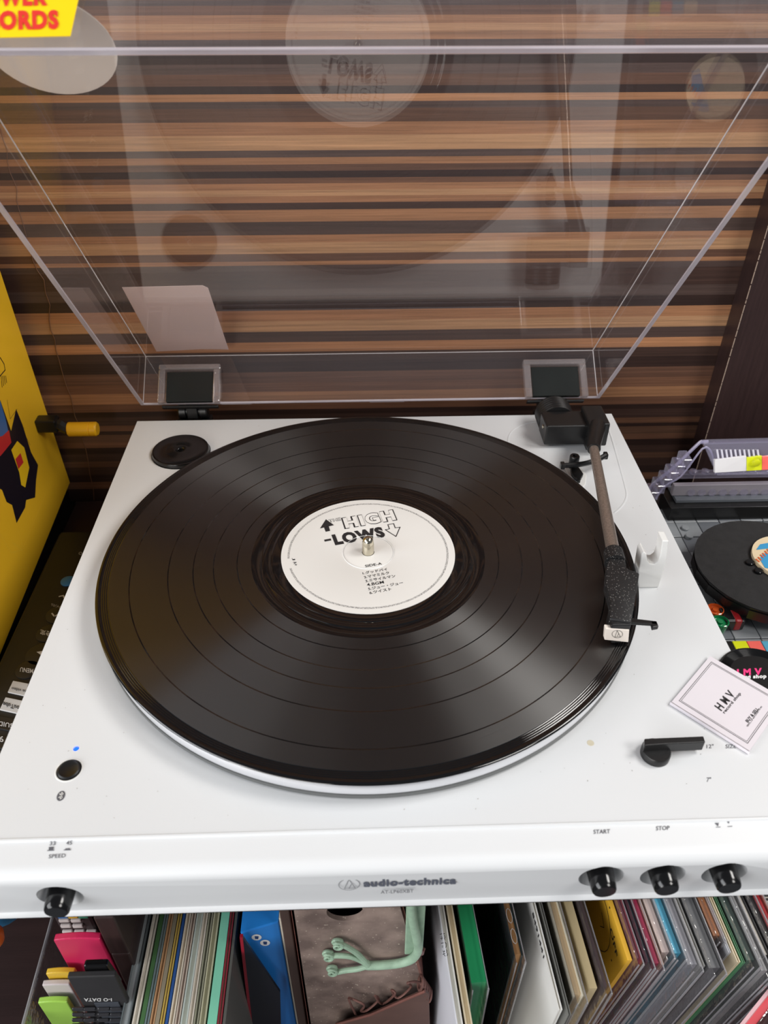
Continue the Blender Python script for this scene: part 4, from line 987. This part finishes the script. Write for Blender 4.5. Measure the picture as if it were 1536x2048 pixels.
for u, v in ((513, 1874), (530, 1885)):
    flat([[bfp(u+10*math.cos(a), v+6*math.sin(a)) for a in [i*PI/10 for i in range(20)]]], WI, bb, 'emblem', nrm, .0002)
    flat([[bfp(u-4, v-3), bfp(u+4, v-2.5), bfp(u+3, v+3), bfp(u-3, v+2.5)]], BLD, bb, 'emblem', nrm, .0004)
wb = at(545, 1815, 2, -.125)
obj('pale_flap', box(b1.x+.0004, b1.x+.0034, b1.y, b1.y+.12, -.4496, -.122, .0004), mat('cream_board', (206, 196, 180), .6), bb)
# dark folder before the blue box, with red edge
fd = empty('dark_folder', (at(478, 1900, 1, -.178).x, -.18, -.4496), 'very dark blue folder with red edge leaning before the blue box', 'folder')
f0_, f1_ = at(482, 1872, 1, b0.y-.003), at(560, 1990, 1, b0.y-.003); 
pA, pB, pC, pD = at(484, 1874, 1, b0.y-.004), at(560, 1985, 1, b0.y-.004), at(566, 2200, 1, b0.y-.004), at(520, 2200, 1, b0.y-.004)
obj('cover', prism([pA, pB, pC, pD], (0, .0015, 0)), mat('blue_black_cover', (14, 22, 36), .3), fd)
obj('red_edge', prism([pA+Vector((-.0012, -.0002, 0)), pA+Vector((.0004, -.0002, 0)), pD+Vector((.0006, -.0002, 0)), pD+Vector((-.0008, -.0002, 0))], (0, .0018, 0)), mat('folder_red', (150, 24, 44), .4), fd)

# ------------------------------------------------------------------ rusty metal box with green iron ornament
YR = -.150
def rz(u, v, y=YR): return at(u, v, 1, y)
RUST = G('weathered_brown_metal')
tcn = RUST.n('ShaderNodeTexCoord'); n1 = RUST.n('ShaderNodeTexNoise'); n1.inputs['Scale'].default_value = 55; n1.inputs['Detail'].default_value = 8
n2 = RUST.n('ShaderNodeTexNoise'); n2.inputs['Scale'].default_value = 650; n2.inputs['Detail'].default_value = 2
RUST.l(tcn.outputs['Object'], n1.inputs['Vector']); RUST.l(tcn.outputs['Object'], n2.inputs['Vector'])
r1 = RUST.n('ShaderNodeValToRGB'); r1.color_ramp.elements[0].position = .35; r1.color_ramp.elements[0].color = lin((104, 88, 82)); r1.color_ramp.elements[1].position = .7; r1.color_ramp.elements[1].color = lin((158, 138, 128))
r2 = RUST.n('ShaderNodeValToRGB'); r2.color_ramp.elements[0].position = .68; r2.color_ramp.elements[0].color = (0, 0, 0, 1); r2.color_ramp.elements[1].position = .76; r2.color_ramp.elements[1].color = (1, 1, 1, 1)
RUST.l(n1.outputs[0], r1.inputs[0]); RUST.l(n2.outputs[0], r2.inputs[0])
mx = RUST.n('ShaderNodeMix', data_type='RGBA'); RUST.l(r2.outputs[0], mx.inputs[0]); RUST.l(r1.outputs[0], mx.inputs[6]); mx.inputs[7].default_value = lin((205, 192, 176)); RUST.l(mx.outputs[2], RUST.b.inputs['Base Color'])
RUST.b.inputs['Roughness'].default_value = .6; RUST.b.inputs['Metallic'].default_value = 0
RUST = RUST.m
RUSTD = mat('rust_edge', (118, 72, 62), .6, var=.2, scale=80); GRN = mat('verdigris_iron', (152, 180, 156), .55, var=.16, scale=160, bump=.5, bscale=500)
rb = empty('metal_box', (rz(700, 1900).x, YR+.02, -.4496), 'weathered brown metal box with round hole and green iron bracket', 'box')
zt = -.126
def tp(u, v): p = rz(u, v); return p
L1 = rz(582, 1822); L2 = rz(617, 2048); dL = (L2-L1)/(L2.z-L1.z); Rt1 = rz(806, 1812); Rt2 = rz(872, 2048); dR = (Rt2-Rt1)/(Rt2.z-Rt1.z)
def le(z_): return L1+dL*(z_-L1.z)
def re_(z_):
    z_ = max(z_, -.185); return Rt1+dR*(z_-Rt1.z)
ZTOP = -.082; zb_ = -.262
def rl(z_): p = re_(z_); return Vector((p.x, p.y, z_))
pan = obj('front_plate', prism([le(ZTOP), rl(ZTOP), rl(-.185), rl(zb_), le(zb_)], (0, .0025, 0), .0003), RUST, rb)
hc = rz(690, 1824); hr = (rz(727, 1824)-hc).length
ct = obj('cut', lathe([(0, -.01), (hr, -.01), (hr, .02), (0, .02)], 40, (hc.x, YR, hc.z), 'Y'), None)
bool_cut(pan, [ct]); pan.data.materials.clear(); pan.data.materials.append(RUST)
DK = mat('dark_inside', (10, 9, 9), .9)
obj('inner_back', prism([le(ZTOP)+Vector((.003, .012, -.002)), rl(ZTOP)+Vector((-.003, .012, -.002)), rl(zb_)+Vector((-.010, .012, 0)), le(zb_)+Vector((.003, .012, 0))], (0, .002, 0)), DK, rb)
obj('side_plate', hexa([le(zb_), le(zb_)+Vector((.0015, 0, 0)), le(zb_)+Vector((.0015, .05, 0)), le(zb_)+Vector((0, .05, 0)), le(ZTOP), le(ZTOP)+Vector((.0015, 0, 0)), le(ZTOP)+Vector((.0015, .05, 0)), le(ZTOP)+Vector((0, .05, 0))]), RUSTD, rb)
obj('side_plate', hexa([rl(-.185)-Vector((.0015, 0, 0)), rl(-.185), rl(-.185)+Vector((0, .012, 0)), rl(-.185)+Vector((-.0015, .012, 0)), rl(ZTOP)-Vector((.0015, 0, 0)), rl(ZTOP), rl(ZTOP)+Vector((0, .012, 0)), rl(ZTOP)+Vector((-.0015, .012, 0))]), RUSTD, rb)
s1 = rz(560, 1815, YR+.002); s2 = rz(580, 1815, YR+.002)
obj('side_board', box(s1.x-.001, s1.x+.0042, YR+.003, -.130, -.4496, -.083, .0006), mat('brown_board', (74, 56, 50), .6, var=.15), rb)
obj('lower_body', box(L2.x+.008, Rt2.x-.016, YR+.003, YR+.04, -.4496, -.263), RUSTD, rb)
# front flap tied on with wire
yq = YR-.0080
F4 = [rz(672, 2050, yq), rz(742, 2030, yq), rz(850, 1983, yq), rz(858, 1990, yq), rz(860, 2060, yq), rz(860, 2140, yq), rz(640, 2140, yq)]
obj('front_flap', prism(F4, (0, .0018, 0), .0003), mat('brown_flap', (98, 72, 64), .55, var=.15, scale=60), rb)
obj('flap_edge', tube([rz(672, 2049, yq-.0003), rz(742, 2029, yq-.0003), rz(850, 1982, yq-.0003)], .0008, 8), RUSTD, rb, True)
WIRE = mat('rusty_wire', (120, 84, 76), .5, .3, var=.2, scale=200)
yw = YR-.0040
wp = []
base = [(715, 2036), (698, 2000), (704, 1998), (728, 2010), (722, 2022), (735, 2020), (757, 2000), (750, 1992), (765, 2008), (790, 1988), (783, 1980), (796, 1996), (822, 1974), (815, 1966), (836, 1964), (848, 1975)]
bm = tube(smoothpath([rz(u, v, yw-(.0022 if i % 2 else .0)) for i, (u, v) in enumerate(base)], 5), .0007, 8)
obj('binding_wire', bm, WIRE, rb, True)
bm = None
for i in range(5):
    u, v = 841+i*4.2, 1966+i*6
    c_ = rz(u, v, yw); ring = [c_+Vector((.0012*math.sin(t_)*1, -.0035*math.cos(t_), .0045*math.sin(t_))) for t_ in [k_*2*PI/14 for k_ in range(15)]]
    t2 = tube(ring, .0008, 7); bm = t2 if bm is None else merge(bm, t2)
obj('wire_coil', bm, WIRE, rb, True)
# green ornament
yg = YR-.0035
def gp(*pts): return smoothpath([rz(u, v, yg) for u, v in pts], 6)
main = gp((822, 1800), (826, 1840), (834, 1880), (836, 1900), (825, 1917), (800, 1926), (765, 1930), (733, 1931))
bm = tube(main, [.0024]*(len(main)-1)+[.0022], 12)
obj('bracket_stem', bm, GRN, rb, True)
for pts_, cen in ((((735, 1929), (715, 1908), (690, 1892), (676, 1889)), (675, 1892)), (((735, 1928), (705, 1914), (675, 1911), (658, 1913)), (656, 1915)), (((735, 1932), (715, 1938), (690, 1941), (667, 1946)), (664, 1945))):
    P_ = gp(*pts_); bm = tube(P_, [.0020]*2+[.0015]*(len(P_)-2), 10)
    c_ = rz(cen[0], cen[1], yg-.0005)
    spr = [c_+Vector((math.cos(t_)*r__, -.0004, math.sin(t_)*r__*1.3)) for t_, r__ in [(k_*.5, .0006+k_*.00017) for k_ in range(18)]]
    tube(spr, .0008, 7, bm); lathe([(0, .0006), (.0030, .0006), (.0034, .0014), (.0030, .0024), (0, .0024)], 20, (c_.x, yg, c_.z), 'Y', bm)
    obj('curled_prong', bm, GRN, rb, True)
obj('bracket_plate', box(rz(812, 1830).x, rz(850, 1830).x, YR-.001, YR+.004, -.150, -.083, .0006), GRN, rb)
obj('bracket_pin', tube([rz(834, 1902, yg), rz(843, 1905, yg+.002), rz(845, 1895, yg+.004)], [.002, .0016, .0018], 10), WIRE, rb, True)

# ------------------------------------------------------------------ clear organiser with remotes, lower left
ORG_ = empty('clear_organiser', (-.17, -.15, -.4496), 'clear plastic organiser tray holding remotes at the lower left', 'organiser')
zo = -.150
o0, o1 = at(97, 1836, 2, zo), at(45, 2060, 2, zo)
obj('side_panel', hexa([Vector((o1.x, o1.y-.03, -.40)), Vector((o1.x+.0015, o1.y-.03, -.40)), Vector((o0.x+.0015, o0.y+.1, -.40)), Vector((o0.x, o0.y+.1, -.40)), Vector((o1.x, o1.y-.03, zo)), Vector((o1.x+.0015, o1.y-.03, zo)), Vector((o0.x+.0015, o0.y+.1, zo)), Vector((o0.x, o0.y+.1, zo))]), PLASTIC, ORG_)
obj('rim', tube([Vector((o1.x, o1.y-.03, zo)), Vector((o0.x, o0.y+.1, zo))], .0009, 8), PLSEAM, ORG_)
obj('floor_panel', box(o0.x-.004, pL-.001, -.24, -.03, -.4496, -.447), PLASTIC, ORG_)
def upright(nm, lb, cat, u0, u1, v0, y, col, th=.010, zlow=-.40, curve=.004, rough=.35):
    a, b2 = at(u0, v0, 1, y), at(u1, v0, 1, y)
    b2.x = min(b2.x, pL-.0015)
    pts_ = [Vector((a.x, y, zlow)), Vector((b2.x, y, zlow))]
    for i in range(9):
        t_ = 1-i/8; pts_.append(Vector((a.x+(b2.x-a.x)*t_, y, a.z+curve*math.sin(PI*(.15+.7*t_)) if curve else a.z)))
    o = obj(nm, prism(pts_, (0, th, 0), .0006), mat(nm+'_'+str(col[0])+str(col[1]), col, rough, var=.04)); tag(o, lb, cat); return o
GO = None
zlow = -.4465
o = upright('plastic_case', 'crimson plastic case standing in the clear organiser', 'case', 108, 215, 1884, -.1580, (206, 40, 90), .0035, zlow, .003)
o = upright('plastic_case', 'yellow plastic case standing in the clear organiser', 'case', 92, 150, 1950, -.1635, (226, 186, 56), .0030, zlow, .002)
o = upright('white_device', 'white device with dark lower half standing in the organiser', 'device', 84, 140, 1972, -.1670, (206, 196, 196), .0028, zlow, .001)
o = upright('plastic_case', 'lime green plastic case standing in the clear organiser', 'case', 76, 136, 2008, -.1720, (160, 206, 84), .0030, zlow, .002)
for g_o in [x for x in bpy.data.objects if x.name.startswith('plastic_case')]: g_o['group'] = 'coloured plastic cases in the organiser'
# pale remote with white buttons at the back
r1_ = empty('remote_control', (-.16, -.13, -.4465), 'dark remote with many pale buttons standing at the organiser back', 'remote control')
zr = at(160, 1850, 1, -.140).z
def rr_(u, v): return at(u, v, 1, -.1400)
xa, xb = rr_(112, 1850).x, min(rr_(190, 1850).x, pL-.002)
obj('case', box(xa, xb, -.1395, -.127, -.4465, -.112, .002), mat('brown_black_case', (58, 44, 46), .4), r1_)
PB = mat('pale_button', (206, 196, 194), .4)
for j, v in enumerate((1839, 1850, 1862, 1874)):
    for i, u in enumerate((129, 153, 177)):
        c_ = rr_(u+j*3.5, v+ (0 if j else 0)); 
        if c_.x > xb-.003: continue
        obj('button', box(c_.x-.0028, c_.x+.0028, -.1412, -.1394, c_.z-.0014, c_.z+.0014, .0006), PB, r1_)
for u, cc_ in ((126, (60, 120, 190)), (147, (224, 176, 60)), (168, (70, 150, 120))):
    c_ = rr_(u, 1831); obj('button', box(c_.x-.0026, c_.x+.0026, -.1412, -.1394, c_.z-.0012, c_.z+.0012, .0005), mat('key_%d' % cc_[0], cc_, .4), r1_)
# black remote, upside-down lettering
r2_ = empty('remote_control', (-.14, -.2, -.4465), 'black remote with small keys and upside-down lettering in the organiser', 'remote control')
y2 = -.1760
def rk(u, v): return at(u, v, 1, y2)
xa, xb = rk(133, 1954).x, rk(231, 1954).x
zt2 = rk(180, 1950).z
zt3 = rk(180, 1954).z
body = [Vector((xa, y2, -.4465)), Vector((xb, y2, -.4465)), Vector((xb, y2, zt3)), Vector((xa, y2, zt3))]
obj('case', prism(body, (0, .0030, 0), .0006), mat('black_remote_shell', (40, 39, 41), .55, var=.15, bump=.15), r2_)
obj('infrared_window', prism([Vector((xa+.004, y2+.0032, zt3-.02)), Vector((xb-.002, y2+.0032, zt3-.02)), Vector((xb-.004, y2+.0032, zt3+.004)), Vector((xa+.008, y2+.0032, zt3+.004))], (0, .0035, 0), .0008), BLACKG, r2_)
def rk2(u, v): return at(u, v, 1, y2)
text('I-O DATA', rk2(224, 1995), rk2(168, 1995), rk2(224, 2001.5)-rk2(224, 1995), RI, r2_, bold=.03, lift=.0003)
obj('key_panel', box(rk2(197, 2020).x, rk2(246, 2020).x, y2-.0006, y2, rk2(200, 2060).z, rk2(200, 2004).z, .0002), mat('grey_key_panel', (62, 66, 74), .4), r2_)
for j, v in enumerate((2013, 2024, 2035, 2046)):
    for i, u in enumerate((158, 181, 209, 234)):
        c_ = rk2(u-j*.5, v); obj('key', box(c_.x-.0030, c_.x+.0030, y2-.0018, y2-.0004, c_.z-.0016, c_.z+.0014, .0006), mat('dark_key', (44, 44, 48), .3), r2_)
# things glimpsed in the dark compartment at far left
tag(obj('blue_toy', lathe([(0, -.012), (.008, -.011), (.013, -.004), (.012, .006), (.007, .012), (0, .013)], 24, at(-14, 1845, 1, -.150)+Vector((0, .012, 0))), mat('teal_blue_plastic', (28, 92, 130), .4), None, True), 'rounded teal blue toy glimpsed in the dark left compartment', 'toy')
tag(obj('orange_toy', lathe([(0, -.006), (.005, -.005), (.006, 0), (.004, .006), (0, .007)], 20, at(-27, 1898, 1, -.165)+Vector((0, .006, 0))), mat('orange_plastic', (200, 90, 30), .4), None, True), 'small orange toy below the teal blue one at far left', 'toy')
